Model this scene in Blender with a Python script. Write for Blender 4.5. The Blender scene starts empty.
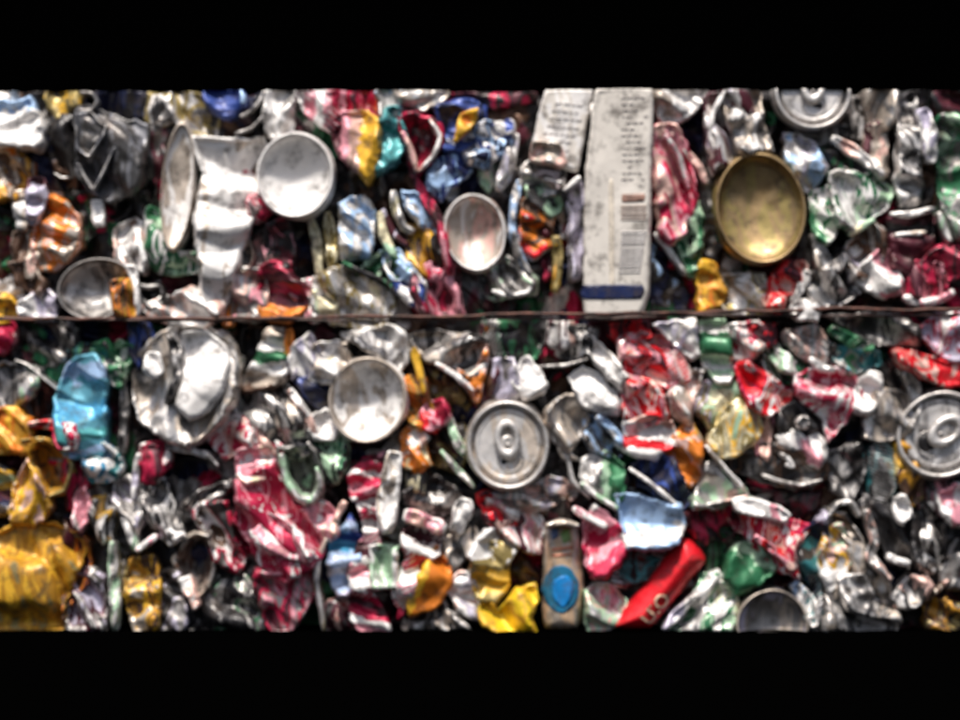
import bpy, math, random
import numpy as np
from mathutils import Vector, Matrix, noise
from mathutils.geometry import delaunay_2d_cdt

MM = 0.001
TOP, BOT = 168.75, -168.75          # the baler trims the bale flat here (mm)
HALF_L = 372.0                      # half length of the bale
DEPTH = 300.0
scene = bpy.context.scene
COL = bpy.data.collections.new('bale'); scene.collection.children.link(COL)

# ------------------------------------------------------------------ colours
PAL = {
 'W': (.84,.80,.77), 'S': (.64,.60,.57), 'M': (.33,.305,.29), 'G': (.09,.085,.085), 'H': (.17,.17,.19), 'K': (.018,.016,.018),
 'R': (.72,.008,.018), 'P': (.50,.015,.065), 'k': (.78,.27,.34), 'O': (.70,.20,.018), 'Y': (.78,.43,.03), 'A': (.52,.25,.02),
 'C': (.72,.63,.38), 'e': (.58,.48,.39), 'g': (.012,.17,.06), 'l': (.42,.66,.42), 'T': (.012,.20,.22), 't': (.05,.40,.42),
 'B': (.02,.06,.30), 'N': (.007,.012,.05), 'b': (.36,.56,.86), 'c': (.03,.34,.60), 'm': (.085,.006,.018), 'n': (.10,.045,.022),
 'o': (.36,.26,.06), 'u': (.55,.50,.64), 'q': (.36,.23,.085), 'v': (.62,.40,.23), 'i': (.08,.37,.50), 'y': (.88,.60,.02), 'w': (.70,.64,.57), 'F': (.78,.46,.38), 'z': (.004,.12,.42),
}
for _k in PAL:
    if _k not in 'RyzAYOPz':
        _l = .3*PAL[_k][0]+.59*PAL[_k][1]+.11*PAL[_k][2]; PAL[_k] = tuple(.83*q+.17*_l for q in PAL[_k])
METAL = {'W': .15, 'S': .72, 'M': .8, 'G': .8, 'H': .6, 'K': .5, 'e': .6, 'C': .4, 'F': .4, 'q': .7, 'o': .5, 'w': .05, 'Y': .12, 'A': .25}

# ------------------------------------------------------------------ materials
def nodes_of(name):
    m = bpy.data.materials.new(name); m.use_nodes = True
    nt = m.node_tree; nt.nodes.clear()
    return m, nt, nt.nodes.new, nt.links.new

def foil_group():
    """roughness and fine bump shared by every can surface: scuffs, small dents, grime specks"""
    g = bpy.data.node_groups.new('metal_wear', 'ShaderNodeTree')
    g.interface.new_socket('Seed', in_out='INPUT', socket_type='NodeSocketFloat')
    g.interface.new_socket('Colour', in_out='INPUT', socket_type='NodeSocketColor')
    g.interface.new_socket('Colour', in_out='OUTPUT', socket_type='NodeSocketColor')
    g.interface.new_socket('Roughness', in_out='OUTPUT', socket_type='NodeSocketFloat')
    g.interface.new_socket('Normal', in_out='OUTPUT', socket_type='NodeSocketVector')
    N, L = g.nodes.new, g.links.new
    gi, go = N('NodeGroupInput'), N('NodeGroupOutput')
    tc = N('ShaderNodeTexCoord')
    add = N('ShaderNodeVectorMath'); add.operation = 'ADD'
    L(tc.outputs['Object'], add.inputs[0]); L(gi.outputs['Seed'], add.inputs[1])
    scr = N('ShaderNodeTexNoise'); scr.inputs['Scale'].default_value = 210; scr.inputs['Detail'].default_value = 5; scr.inputs['Roughness'].default_value = .65
    L(add.outputs[0], scr.inputs['Vector'])
    rr = N('ShaderNodeMapRange'); rr.inputs['From Min'].default_value = .3; rr.inputs['From Max'].default_value = .7
    rr.inputs['To Min'].default_value = .34; rr.inputs['To Max'].default_value = .64
    L(scr.outputs['Fac'], rr.inputs['Value'])
    L(rr.outputs[0], go.inputs['Roughness'])
    # grime: brown specks and smears
    gr = N('ShaderNodeTexNoise'); gr.inputs['Scale'].default_value = 95; gr.inputs['Detail'].default_value = 8; gr.inputs['Roughness'].default_value = .72
    L(add.outputs[0], gr.inputs['Vector'])
    ramp = N('ShaderNodeValToRGB'); ramp.color_ramp.elements[0].position = .50; ramp.color_ramp.elements[1].position = .65
    ramp.color_ramp.elements[1].color = (.75,.75,.75,1)
    L(gr.outputs['Fac'], ramp.inputs[0])
    mix = N('ShaderNodeMix'); mix.data_type = 'RGBA'; mix.inputs['B'].default_value = (.05,.036,.028,1)
    L(ramp.outputs[0], mix.inputs['Factor']); L(gi.outputs['Colour'], mix.inputs['A'])
    L(mix.outputs['Result'], go.inputs['Colour'])
    bn = N('ShaderNodeTexNoise'); bn.inputs['Scale'].default_value = 130; bn.inputs['Detail'].default_value = 3; bn.inputs['Distortion'].default_value = .8
    L(add.outputs[0], bn.inputs['Vector'])
    vor = N('ShaderNodeTexVoronoi'); vor.feature = 'F1'; vor.inputs['Scale'].default_value = 60
    L(add.outputs[0], vor.inputs['Vector'])
    ad = N('ShaderNodeMath'); ad.operation = 'MULTIPLY_ADD'; ad.inputs[1].default_value = .3; L(bn.outputs['Fac'], ad.inputs[2]); L(vor.outputs['Distance'], ad.inputs[0])
    bp = N('ShaderNodeBump'); bp.inputs['Strength'].default_value = .18; bp.inputs['Distance'].default_value = .0013
    L(ad.outputs[0], bp.inputs['Height']); L(bp.outputs[0], go.inputs['Normal'])
    return g
WEAR = foil_group()
MATS = {}

def print_material(spec, size, rng, rules=False):
    """lithographed can metal. spec 'RWR' scatters inks over the can, 'b90:RWR' bands them along a direction"""
    band = None; cols = spec
    if ':' in spec:
        band, cols = spec.split(':'); band = math.radians(float(band[1:]))
    key = None
    if band is None and len(set(cols)) == 1:
        key = cols[0]
        if key in MATS: return MATS[key]
    m, nt, N, L = nodes_of('printed_metal_' + cols.lower())
    out = N('ShaderNodeOutputMaterial'); bs = N('ShaderNodeBsdfPrincipled'); L(bs.outputs[0], out.inputs[0])
    tc = N('ShaderNodeTexCoord')
    ramp = N('ShaderNodeValToRGB'); cr = ramp.color_ramp; cr.interpolation = 'CONSTANT'
    mr = N('ShaderNodeValToRGB'); mc = mr.color_ramp; mc.interpolation = 'CONSTANT'
    n = len(cols)
    lo, hi = (.0, 1.) if band is not None else (.33, .67)
    for i, c in enumerate(cols):
        p = 0. if i == 0 else lo + (hi-lo)*i/n
        if i < 2 and n > 1 or i == 0:
            e, f = cr.elements[i], mc.elements[i]; e.position = p; f.position = p
        else:
            e, f = cr.elements.new(p), mc.elements.new(p)
        col = PAL[c]; e.color = (*col, 1); v = METAL.get(c, .3); f.color = (v,v,v,1)
    if n == 1: cr.elements.remove(cr.elements[1]); mc.elements.remove(mc.elements[1])
    nz = N('ShaderNodeTexNoise'); nz.inputs['Detail'].default_value = 3.5; nz.inputs['Distortion'].default_value = 1.2
    mp = N('ShaderNodeMapping'); L(tc.outputs['Object'], mp.inputs['Vector'])
    mp.inputs['Location'].default_value = (rng.uniform(-5,5), 0, rng.uniform(-5,5))
    L(mp.outputs[0], nz.inputs['Vector'])
    if band is None:
        a = rng.uniform(0, math.pi)
        mp.inputs['Rotation'].default_value = (0, a, 0); mp.inputs['Scale'].default_value = (1, 1, .3)
        nz.inputs['Scale'].default_value = 62
        L(nz.outputs['Fac'], ramp.inputs[0]); L(nz.outputs['Fac'], mr.inputs[0])
    else:
        dv = Vector((math.cos(band), 0, math.sin(band)))
        ext = abs(dv.x)*size[0] + abs(dv.z)*size[1]
        dot = N('ShaderNodeVectorMath'); dot.operation = 'DOT_PRODUCT'; dot.inputs[1].default_value = dv/(ext*MM)
        L(tc.outputs['Object'], dot.inputs[0])
        nz.inputs['Scale'].default_value = 80
        ma = N('ShaderNodeMath'); ma.operation = 'MULTIPLY_ADD'; ma.inputs[1].default_value = .30; ma.inputs[2].default_value = .35
        L(nz.outputs['Fac'], ma.inputs[0])
        ad = N('ShaderNodeMath'); ad.operation = 'ADD'; L(dot.outputs['Value'], ad.inputs[0]); L(ma.outputs[0], ad.inputs[1])
        L(ad.outputs[0], ramp.inputs[0]); L(ad.outputs[0], mr.inputs[0])
    w = N('ShaderNodeGroup'); w.node_tree = WEAR; w.inputs['Seed'].default_value = rng.uniform(0, 9)
    colour = ramp.outputs[0]
    if n > 1 and rules and any(q in 'RPBNgTOAYklFum' for q in cols) and rng.random() < .38:                     # fine printed rules in part of the label
        wv = N('ShaderNodeTexWave'); wv.inputs['Scale'].default_value = rng.uniform(90, 170); wv.inputs['Distortion'].default_value = 5; wv.inputs['Detail Scale'].default_value = .6
        m2 = N('ShaderNodeMapping'); m2.inputs['Rotation'].default_value = (0, rng.uniform(0, 3), 0); L(tc.outputs['Object'], m2.inputs['Vector']); L(m2.outputs[0], wv.inputs['Vector'])
        pn = N('ShaderNodeTexNoise'); pn.inputs['Scale'].default_value = 48; L(mp.outputs[0], pn.inputs['Vector'])
        th = N('ShaderNodeMath'); th.operation = 'GREATER_THAN'; th.inputs[1].default_value = .54; L(pn.outputs['Fac'], th.inputs[0])
        tw = N('ShaderNodeMath'); tw.operation = 'GREATER_THAN'; tw.inputs[1].default_value = .6; L(wv.outputs['Fac'], tw.inputs[0])
        mt = N('ShaderNodeMath'); mt.operation = 'MULTIPLY'; mt.inputs[1].default_value = .7; L(th.outputs[0], mt.inputs[0])
        mu = N('ShaderNodeMath'); mu.operation = 'MULTIPLY'; L(mt.outputs[0], mu.inputs[0]); L(tw.outputs[0], mu.inputs[1])
        mm = N('ShaderNodeMix'); mm.data_type = 'RGBA'; L(mu.outputs[0], mm.inputs['Factor']); L(colour, mm.inputs['A'])
        ink = PAL[cols[0]] if rng.random() < .5 else PAL[rng.choice('WGWmN')]
        mm.inputs['B'].default_value = (*ink, 1); colour = mm.outputs['Result']
    L(colour, w.inputs['Colour']); L(w.outputs['Colour'], bs.inputs['Base Color'])
    L(w.outputs['Roughness'], bs.inputs['Roughness']); L(w.outputs['Normal'], bs.inputs['Normal'])
    L(mr.outputs[0], bs.inputs['Metallic'])
    bs.inputs['Coat Weight'].default_value = .15; bs.inputs['Coat Roughness'].default_value = .18
    if key: MATS[key] = m
    return m

def plain(name, col, rough=.5, metal=0.):
    if name in MATS: return MATS[name]
    m, nt, N, L = nodes_of(name)
    out = N('ShaderNodeOutputMaterial'); bs = N('ShaderNodeBsdfPrincipled'); L(bs.outputs[0], out.inputs[0])
    nz = N('ShaderNodeTexNoise'); nz.inputs['Scale'].default_value = 160; tc = N('ShaderNodeTexCoord'); L(tc.outputs['Object'], nz.inputs['Vector'])
    mx = N('ShaderNodeMix'); mx.data_type = 'RGBA'; mx.inputs['A'].default_value = (*[c*.6 for c in col], 1); mx.inputs['B'].default_value = (*[min(1, c*1.3) for c in col], 1)
    w = N('ShaderNodeGroup'); w.node_tree = WEAR; w.inputs['Seed'].default_value = 3.
    L(nz.outputs['Fac'], mx.inputs['Factor']); L(mx.outputs['Result'], w.inputs['Colour']); L(w.outputs['Colour'], bs.inputs['Base Color']); L(w.outputs['Normal'], bs.inputs['Normal']); L(w.outputs['Roughness'], bs.inputs['Roughness'])
    bs.inputs['Roughness'].default_value = rough; bs.inputs['Metallic'].default_value = metal
    MATS[name] = m
    return m

# ------------------------------------------------------------------ linking and tagging
def link(name, me, parent=None):
    o = bpy.data.objects.new(name, me); COL.objects.link(o)
    if parent: o.parent = parent
    return o
def tag(o, label, cat, group=None):
    o['label'] = label; o['category'] = cat
    if group: o['group'] = group
GROUPS = {'can': 'crushed cans pressed into the bale', 'scrap': 'torn can scraps in the bale',
          'strip': 'folded metal strips in the bale', 'flake': 'small metal flakes in the bale'}

# ------------------------------------------------------------------ outlines
def smooth_outline(P, step, rng, jag, closed=True):
    P = [np.array(p, float) for p in P]; n = len(P); out = []
    for i in range(n if closed else n-1):
        g = (lambda k: P[k % n]) if closed else (lambda k: P[min(max(k, 0), n-1)])
        p0, p1, p2, p3 = g(i-1), g(i), g(i+1), g(i+2)
        m = max(1, int(np.linalg.norm(p2-p1)/step))
        for k in range(m):
            t = k/m
            cr = .5*((2*p1)+(-p0+p2)*t+(2*p0-5*p1+4*p2-p3)*t*t+(-p0+3*p1-3*p2+p3)*t**3)
            out.append(.35*cr + .65*(p1*(1-t)+p2*t))
    if not closed: out.append(P[-1])
    out = np.array(out)
    if jag:
        k = rng.uniform(0, 99)
        for i in range(len(out)):
            q = Vector((out[i][0]*.16+k, out[i][1]*.16, k)); v = noise.noise_vector(q)
            q2 = Vector((out[i][0]*.5+k, out[i][1]*.5, k)); v2 = noise.noise_vector(q2)
            out[i] += np.array([v.x, v.y])*jag + np.array([v2.x, v2.y])*jag*.4
    return out
def inside(P, Q):
    x, y = Q[:,0], Q[:,1]; c = np.zeros(len(Q), bool); n = len(P); j = n-1
    for i in range(n):
        xi, yi = P[i]; xj, yj = P[j]
        if yi != yj:
            c ^= ((yi > y) != (yj > y)) & (x < (xj-xi)*(y-yi)/(yj-yi)+xi)
        j = i
    return c
def edge_dist(P, Q):
    d = np.full(len(Q), 1e9)
    for i in range(len(P)):
        a, b = P[i], P[(i+1) % len(P)]; ab = b-a; L = ab@ab
        if L < 1e-9: continue
        t = np.clip(((Q-a)@ab)/L, 0, 1)
        d = np.minimum(d, np.hypot(*(Q-a-t[:,None]*ab).T))
    return d
def ribbon_outline(line, w):
    L = smooth_outline(line, 1.6, None, 0, closed=False)
    T = np.gradient(L, axis=0); T /= np.linalg.norm(T, axis=1)[:,None]+1e-9
    Nn = np.stack([-T[:,1], T[:,0]], 1); s = np.linspace(0, 1, len(L))
    ww = w*.5*(1-.45*np.abs(2*s-1)**4)*(1+.35*np.array([noise.noise(Vector((p[0]*.11, p[1]*.11, 2.))) for p in L]))
    return np.concatenate([L+Nn*ww[:,None], (L-Nn*ww[:,None])[::-1]])

# ------------------------------------------------------------------ crumpled relief
def tri(x): return 2*np.abs(2*(x-np.floor(x+.5)))-1
class Relief:
    """height of a crushed surface: sharp accordion folds + ridged crumples + big bends, all in mm"""
    def __init__(s, rng, lam, ang, amp, tilt):
        s.k = rng.uniform(0, 500); s.tilt = tilt; s.w = []
        for i in range(4):
            a = ang + (rng.gauss(0, .3) if i < 2 else rng.uniform(-1.5, 1.5)); l = lam*rng.uniform(.75, 1.5)*(1 if i else 1.25)
            s.w.append((math.cos(a)/l, math.sin(a)/l, rng.random(), amp*l*(.135 if i < 2 else .035)))
        s.lam = lam; s.amp = amp; s.fit = None; s.cr = []
        for i in range(6):
            a = rng.uniform(0, math.pi); s.cr.append((math.cos(a), math.sin(a), rng.uniform(-14, 14), rng.choice((-1, 1))*rng.uniform(.10, .30)*amp))
    def __call__(s, Q, c):
        x, y = Q[:,0]-c[0], Q[:,1]-c[1]
        f = lambda q, o: np.array([noise.noise(Vector((a/q+s.k, b/q+o, o))) for a, b in zip(x, y)])
        wx = f(s.lam*1.8, 3.); rg = 1-2*np.abs(f(s.lam*.9, 9.)); rf = 1-2*np.abs(f(s.lam*.42, 19.))
        h = np.zeros(len(Q))
        for cx, cy, ph, A in s.w: h += A*tri(cx*x+cy*y+ph+wx*.55)
        for nx, ny, o, sl in s.cr:                       # straight sharp creases, flat facets between them
            h += sl*np.abs(nx*x+ny*y-o+wx*1.6)
        h += s.amp*s.lam*(.085*rg + .012*rf)
        if s.fit is None:                                # keep the piece in its own layer: drop the mean slope, bound the relief
            M = np.stack([x, y, np.ones(len(x))], 1); s.fit = np.linalg.lstsq(M, h, rcond=None)[0]
        h = h - (s.fit[0]*x + s.fit[1]*y + s.fit[2])
        h = 7.5*np.tanh(h/7.5)
        return h - 8*np.tanh(s.tilt[0]*y/8) + 7*np.tanh(s.tilt[1]*x/7)

def mesh_from(name, V, F, mat, smooth=True):
    me = bpy.data.meshes.new(name); me.from_pydata([tuple(v) for v in V], [], F); me.update()
    if smooth: me.polygons.foreach_set('use_smooth', [True]*len(me.polygons))
    me.materials.append(mat); return me

def scrap(name, outline, z, mat, rng, lam=10, ang=0, amp=1., dome=6., roll=6., tilt=(0,0), hollow=False,
          jag=1.3, depth=24., parent=None, origin=None, hf=None, off=0., g=1.3, shrink=.86, lip=0.):
    """one crushed piece: relief front, rolled edge and a body running back into the bale"""
    P = outline
    P = P[np.hypot(*(P-np.roll(P, 1, 0)).T) > .35]
    c = np.array(origin[:2]) if origin is not None else P.mean(0)
    lo, hi = P.min(0), P.max(0)
    xs = np.arange(lo[0], hi[0]+g, g); ys = np.arange(lo[1], hi[1]+g, g*.87)
    Q = np.array([(x+(g*.5 if j % 2 else 0)+rng.uniform(-.2,.2)*g, y+rng.uniform(-.2,.2)*g) for j, y in enumerate(ys) for x in xs])
    Q = Q[inside(P, Q)]
    if len(Q): Q = Q[edge_dist(P, Q) > g*.55]
    n = len(P); A = np.concatenate([P, Q]) if len(Q) else P
    vv, ee, ff, ov, oe, of = delaunay_2d_cdt([Vector(p) for p in A], [], [list(range(n))], 1, 1e-4)
    A = np.array([tuple(v) for v in vv]); d = edge_dist(P, A)
    owner = {}
    for i, o in enumerate(ov):
        for k in o: owner[k] = i
    if hf is None:
        rel = Relief(rng, lam, ang, amp, tilt)
        def hf(Qx, dd=None):
            if dd is None: dd = edge_dist(P, Qx)
            t = np.clip(dd/roll, 0, 1)
            prof = dome*np.sqrt(np.clip(1-(1-t)**2, 0, 1))
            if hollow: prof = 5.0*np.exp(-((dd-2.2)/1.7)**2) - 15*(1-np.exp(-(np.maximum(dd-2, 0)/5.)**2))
            prof = prof + lip*np.exp(-((dd-1.1)/.9)**2)*np.clip(.2+2.2*np.array([noise.noise(Vector((a*.07, b*.07, z+3.))) for a, b in Qx]), 0, 1)
            return z-dome + prof + rel(Qx, c)*np.clip(.25+dd/4., 0, 1)*(.6 if hollow else 1)
    H = hf(A, d) + off if d is not None else hf(A)+off
    V = [(x-c[0], -(h-z), y-c[1]) for (x, y), h in zip(A, H)]
    F = []
    for f in ff:
        a, b, e = A[f[0]], A[f[1]], A[f[2]]
        cr = (b[0]-a[0])*(e[1]-a[1])-(b[1]-a[1])*(e[0]-a[0])
        F.append(list(f) if cr > 0 else list(f)[::-1])
    ring = []
    for k in range(n):
        i = owner.get(k, k)
        if not ring or ring[-1] != i: ring.append(i)
    if ring[0] == ring[-1]: ring.pop()
    ar = 0.
    for k in range(len(ring)):
        a, b = A[ring[k]], A[ring[(k+1) % len(ring)]]; ar += a[0]*b[1]-a[1]*b[0]
    if ar < 0: ring.reverse()
    prev = ring; cc = P.mean(0)-c
    for sc, dz in ((.985, depth*.12), (1-(1-shrink)*.5, depth*.5), (shrink, depth)):
        base = len(V); cur = []
        for k, i in enumerate(ring):
            x, y, zz = V[i]; wob = 1+.03*math.sin(k*.7+z)
            V.append(((x-cc[0])*sc*wob+cc[0], y+dz, (zz-cc[1])*sc*wob+cc[1])); cur.append(base+k)
        for k in range(len(ring)):
            k2 = (k+1) % len(ring); F.append([prev[k], cur[k], cur[k2], prev[k2]])
        prev = cur
    base = len(V); V.append((cc[0], depth*1.02, cc[1]))
    for k in range(len(ring)): F.append([prev[k], base, prev[(k+1) % len(ring)]])
    # pressed flat by the baler where it meets the trimmed top or bottom
    V = [(x, y, min(max(w, BOT-c[1]+.01*z), TOP-c[1]-.01*z)) for x, y, w in V]
    V = [(x*MM, y*MM, w*MM) for x, y, w in V]
    me = mesh_from(name, V, F, mat); o = link(name, me, parent)
    if parent is None: o.location = (c[0]*MM, -z*MM, c[1]*MM)
    else: o.location = (c[0]*MM-parent.location.x, -z*MM-parent.location.y, c[1]*MM-parent.location.z)
    o['_r'] = 1; del o['_r']
    return o, hf, c

def lathe(name, prof, rx, ry, rot, z, c, mat, rng, wob, parent, seg=72, tiltx=0., tiltz=0., cap=True):
    """round can end turned from a profile of (radius fraction, height towards viewer in mm), squeezed oval"""
    V, F = [], []; ca, sa = math.cos(rot), math.sin(rot); k0 = abs(c[0])*.37
    for j, (r, h) in enumerate(prof):
        for i in range(seg):
            t = 2*math.pi*i/seg
            x, y = rx*r*math.cos(t), ry*r*math.sin(t)
            x, y = x*ca-y*sa, x*sa+y*ca
            nn = noise.noise_vector(Vector((x*.045+k0, y*.045, h*.05)))
            n2 = noise.noise_vector(Vector((x*.13+k0, y*.13, h*.1)))
            f = wob*(1.0 if h > -20 else 1.8)
            x += nn.x*f*2.2; y += nn.y*f*2.2; hh = h + nn.z*f*3 + n2.z*f*1.3 - tiltx*y + tiltz*x
            V.append((x, -hh, y))
    m = len(prof)
    for j in range(m-1):
        for i in range(seg):
            a, b = j*seg+i, j*seg+(i+1) % seg
            F.append([a, b, b+seg, a+seg])
    j = m-1 if cap else 0
    ring = V[j*seg:(j+1)*seg]
    V.append(tuple(sum(v[q] for v in ring)/seg for q in range(3)))
    if cap is None: V.pop()
    else:
      for i in range(seg): F.append([j*seg+i, j*seg+(i+1) % seg, m*seg][::1 if cap else -1])
    V = [(x*MM, y*MM, min(max(w, BOT-c[1]+.05), TOP-c[1]-.05)*MM) for x, y, w in V]
    me = mesh_from(name, V, F, mat); o = link(name, me, parent)
    return o

def round_end(name, label, cat, kind, rx, ry, rot, cols, z, c, rng):
    t = bpy.data.objects.new(name, None); COL.objects.link(t); t.empty_display_size = .01
    t.location = (c[0]*MM, -z*MM, c[1]*MM); tag(t, label, cat, GROUPS['can'])
    big = min(rx, ry); S = big/26.
    cl = cols.split(':')[-1]
    outer = PAL and cl[1] if len(cl) > 1 else cl[0]
    bodym = print_material(cl, (rx*2, ry*2), rng)
    rimm = print_material(cl[-1] if cl[-1] in 'WSeMGoq' else 'S', (1,1), rng)
    inm = print_material(cl if len(set(cl)) > 1 else cl[0], (rx*2, ry*2), rng)
    tx = -.05; tz = rng.uniform(-.08, .08)
    tx, tz = .10, tz
    # body wall running back into the bale, necked in towards the end
    lathe('can_body', [(.78,-34),(.93,-26),(1.01,-17),(1.03,-10),(1.0,-4.5),(.975,-1.5),(.965,-.6)], rx, ry, rot, z, c, bodym, rng, .8, t, tiltx=tx, tiltz=tz, cap=False)
    if kind == 'b':
        lathe('end_rim', [(.965,-1.2),(.985,.3),(.97,1.6),(.945,1.9),(.92,1.0),(.905,-.5)], rx, ry, rot, z, c, rimm, rng, .12, t, tiltx=tx, tiltz=tz, cap=None)
        pr = [(.907,-.3),(.885,-2.5*S),(.83,-5.2*S)] + [(r, -(5.6+(5. if 'q' in cols else 9.5)*(1-(r/.8)**2))*S) for r in (.72,.62,.5,.38,.25,.12,.03)]
        o = lathe('domed_bottom', pr, rx, ry, rot, z, c, inm, rng, .5, t, tiltx=tx, tiltz=tz)
    else:
        lathe('end_rim', [(.955,-1.5),(.975,.2),(.96,2.0),(.925,2.6),(.89,1.9),(.875,0),(.865,-2.6)], rx, ry, rot, z, c, rimm, rng, .08, t, tiltx=tx, tiltz=tz, cap=None)
        pr = [(.867,-2.2),(.85,-3.8),(.825,-4.2),(.80,-3.6),(.785,-1.6),(.76,-1.0),(.72,-1.0),(.70,-1.3),(.66,-1.5),(.60,-1.2),(.55,-1.5),(.4,-1.5),(.25,-1.4),(.1,-1.4)]
        o = lathe('lid_panel', pr, rx, ry, rot, z, c, inm, rng, .12, t, tiltx=tx, tiltz=tz)
        # score line of the mouth opening, rivet and ring pull
        def torus(nm, cx, cy, ax, ay, rad, h, par, mat):
            V, F = [], []
            for i in range(40):
                a = 2*math.pi*i/40
                for k in range(8):
                    b = 2*math.pi*k/8; q = 1+rad*math.cos(b)/min(ax, ay)
                    x, y = cx+ax*q*math.cos(a), cy+ay*q*math.sin(a)
                    V.append((x*MM, -(h+rad*math.sin(b)*.8-tx*y+tz*x)*MM, min(y, TOP-c[1]-.1)*MM))
            for i in range(40):
                for k in range(8): F.append([i*8+k, ((i+1) % 40)*8+k, ((i+1) % 40)*8+(k+1) % 8, i*8+(k+1) % 8])
            return link(nm, mesh_from(nm, V, F, mat), par)
        sv = print_material('S', (1,1), rng); gm = print_material('M', (1,1), rng)
        torus('mouth_score', 1*S, -rx*.36, rx*.30, rx*.27, .55, -1.2, t, gm)
        tab = torus('pull_tab', 0, rx*.14, 6.2*S, 9.4*S, 2.3*S, 1.6, t, sv)
        mo, _, _ = scrap('dark_mouth_patch', np.array([(c[0]+1*S+6.5*S*math.cos(a), c[1]-rx*.42+4.6*S*math.sin(a)) for a in np.linspace(0, 2*math.pi, 24)[:-1]]),  # black patch on the panel paints the dark inside of the opened mouth
              z-.5, print_material('K', (1,1), rng), rng, 9, 0, .05, .3, .8, depth=2.0, parent=None)
        mo.parent = t; mo.location = mo.location - t.location
        tb, _, _ = scrap('tab_web', np.array([(c[0]+5.0*S*math.cos(a), c[1]+rx*.03+5.5*S*math.sin(a)) for a in np.linspace(0, 2*math.pi, 24)[:-1]]),
              z+.9, sv, rng, 9, 0, .1, .8, 1.5, depth=2.0, parent=None)
        tb.parent = tab; tb.location = tb.location - t.location
        rv, _, _ = scrap('rivet', np.array([(c[0]+2.1*S*math.cos(a), c[1]-rx*.02+2.1*S*math.sin(a)) for a in np.linspace(0, 2*math.pi, 16)[:-1]]),
              z+2.1, gm, rng, 9, 0, .05, 1.0, 1.8, depth=3.0, parent=None, g=.7)
        rv.parent = tab; rv.location = rv.location - t.location
        if rot:                                          # the pull tab points another way on each lid
            R = Matrix.Rotation(-rot, 4, 'Y')
            for ch in COL.objects:
                if ch.parent == t and ch.name.split('.')[0] in ('mouth_score', 'pull_tab', 'dark_mouth_patch'):
                    ch.location = R @ ch.location; ch.rotation_euler = (0, -rot, 0)
    return t

def decal(name, poly, parent, hf, mat, rng, off=.35, jag=.15):
    P = smooth_outline(poly, 1.5, rng, jag)
    o, _, _ = scrap(name, P, 0, mat, rng, parent=None, hf=lambda Q, d=None: hf(Q), off=off, depth=.6, g=1.2, shrink=.99)
    o.parent = parent; o.location = o.location - parent.location
    return o
def lettering(text, parent, hf, mat, start, size, rot):
    cu = bpy.data.curves.new('lettering', 'FONT'); cu.body = text; cu.size = size; cu.extrude = .0; cu.offset = .25
    tmp = bpy.data.objects.new('tmp', cu); scene.collection.objects.link(tmp)
    dg = bpy.context.evaluated_depsgraph_get(); dg.update()
    me0 = tmp.evaluated_get(dg).to_mesh()
    vs = np.array([tuple(v.co)[:2] for v in me0.vertices]); fs = [list(p.vertices) for p in me0.polygons]
    tmp.evaluated_get(dg).to_mesh_clear(); bpy.data.objects.remove(tmp)
    ca, sa = math.cos(rot), math.sin(rot)
    W = np.stack([vs[:,0]*ca-vs[:,1]*sa+start[0], vs[:,0]*sa+vs[:,1]*ca+start[1]], 1)
    H = hf(W)+.9; pl = parent.location
    V = [(x*MM-pl.x, -h*MM-pl.y, y*MM-pl.z) for (x, y), h in zip(W, H)]
    return link('lettering', mesh_from('lettering', V, fs, mat, False), parent)

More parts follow.
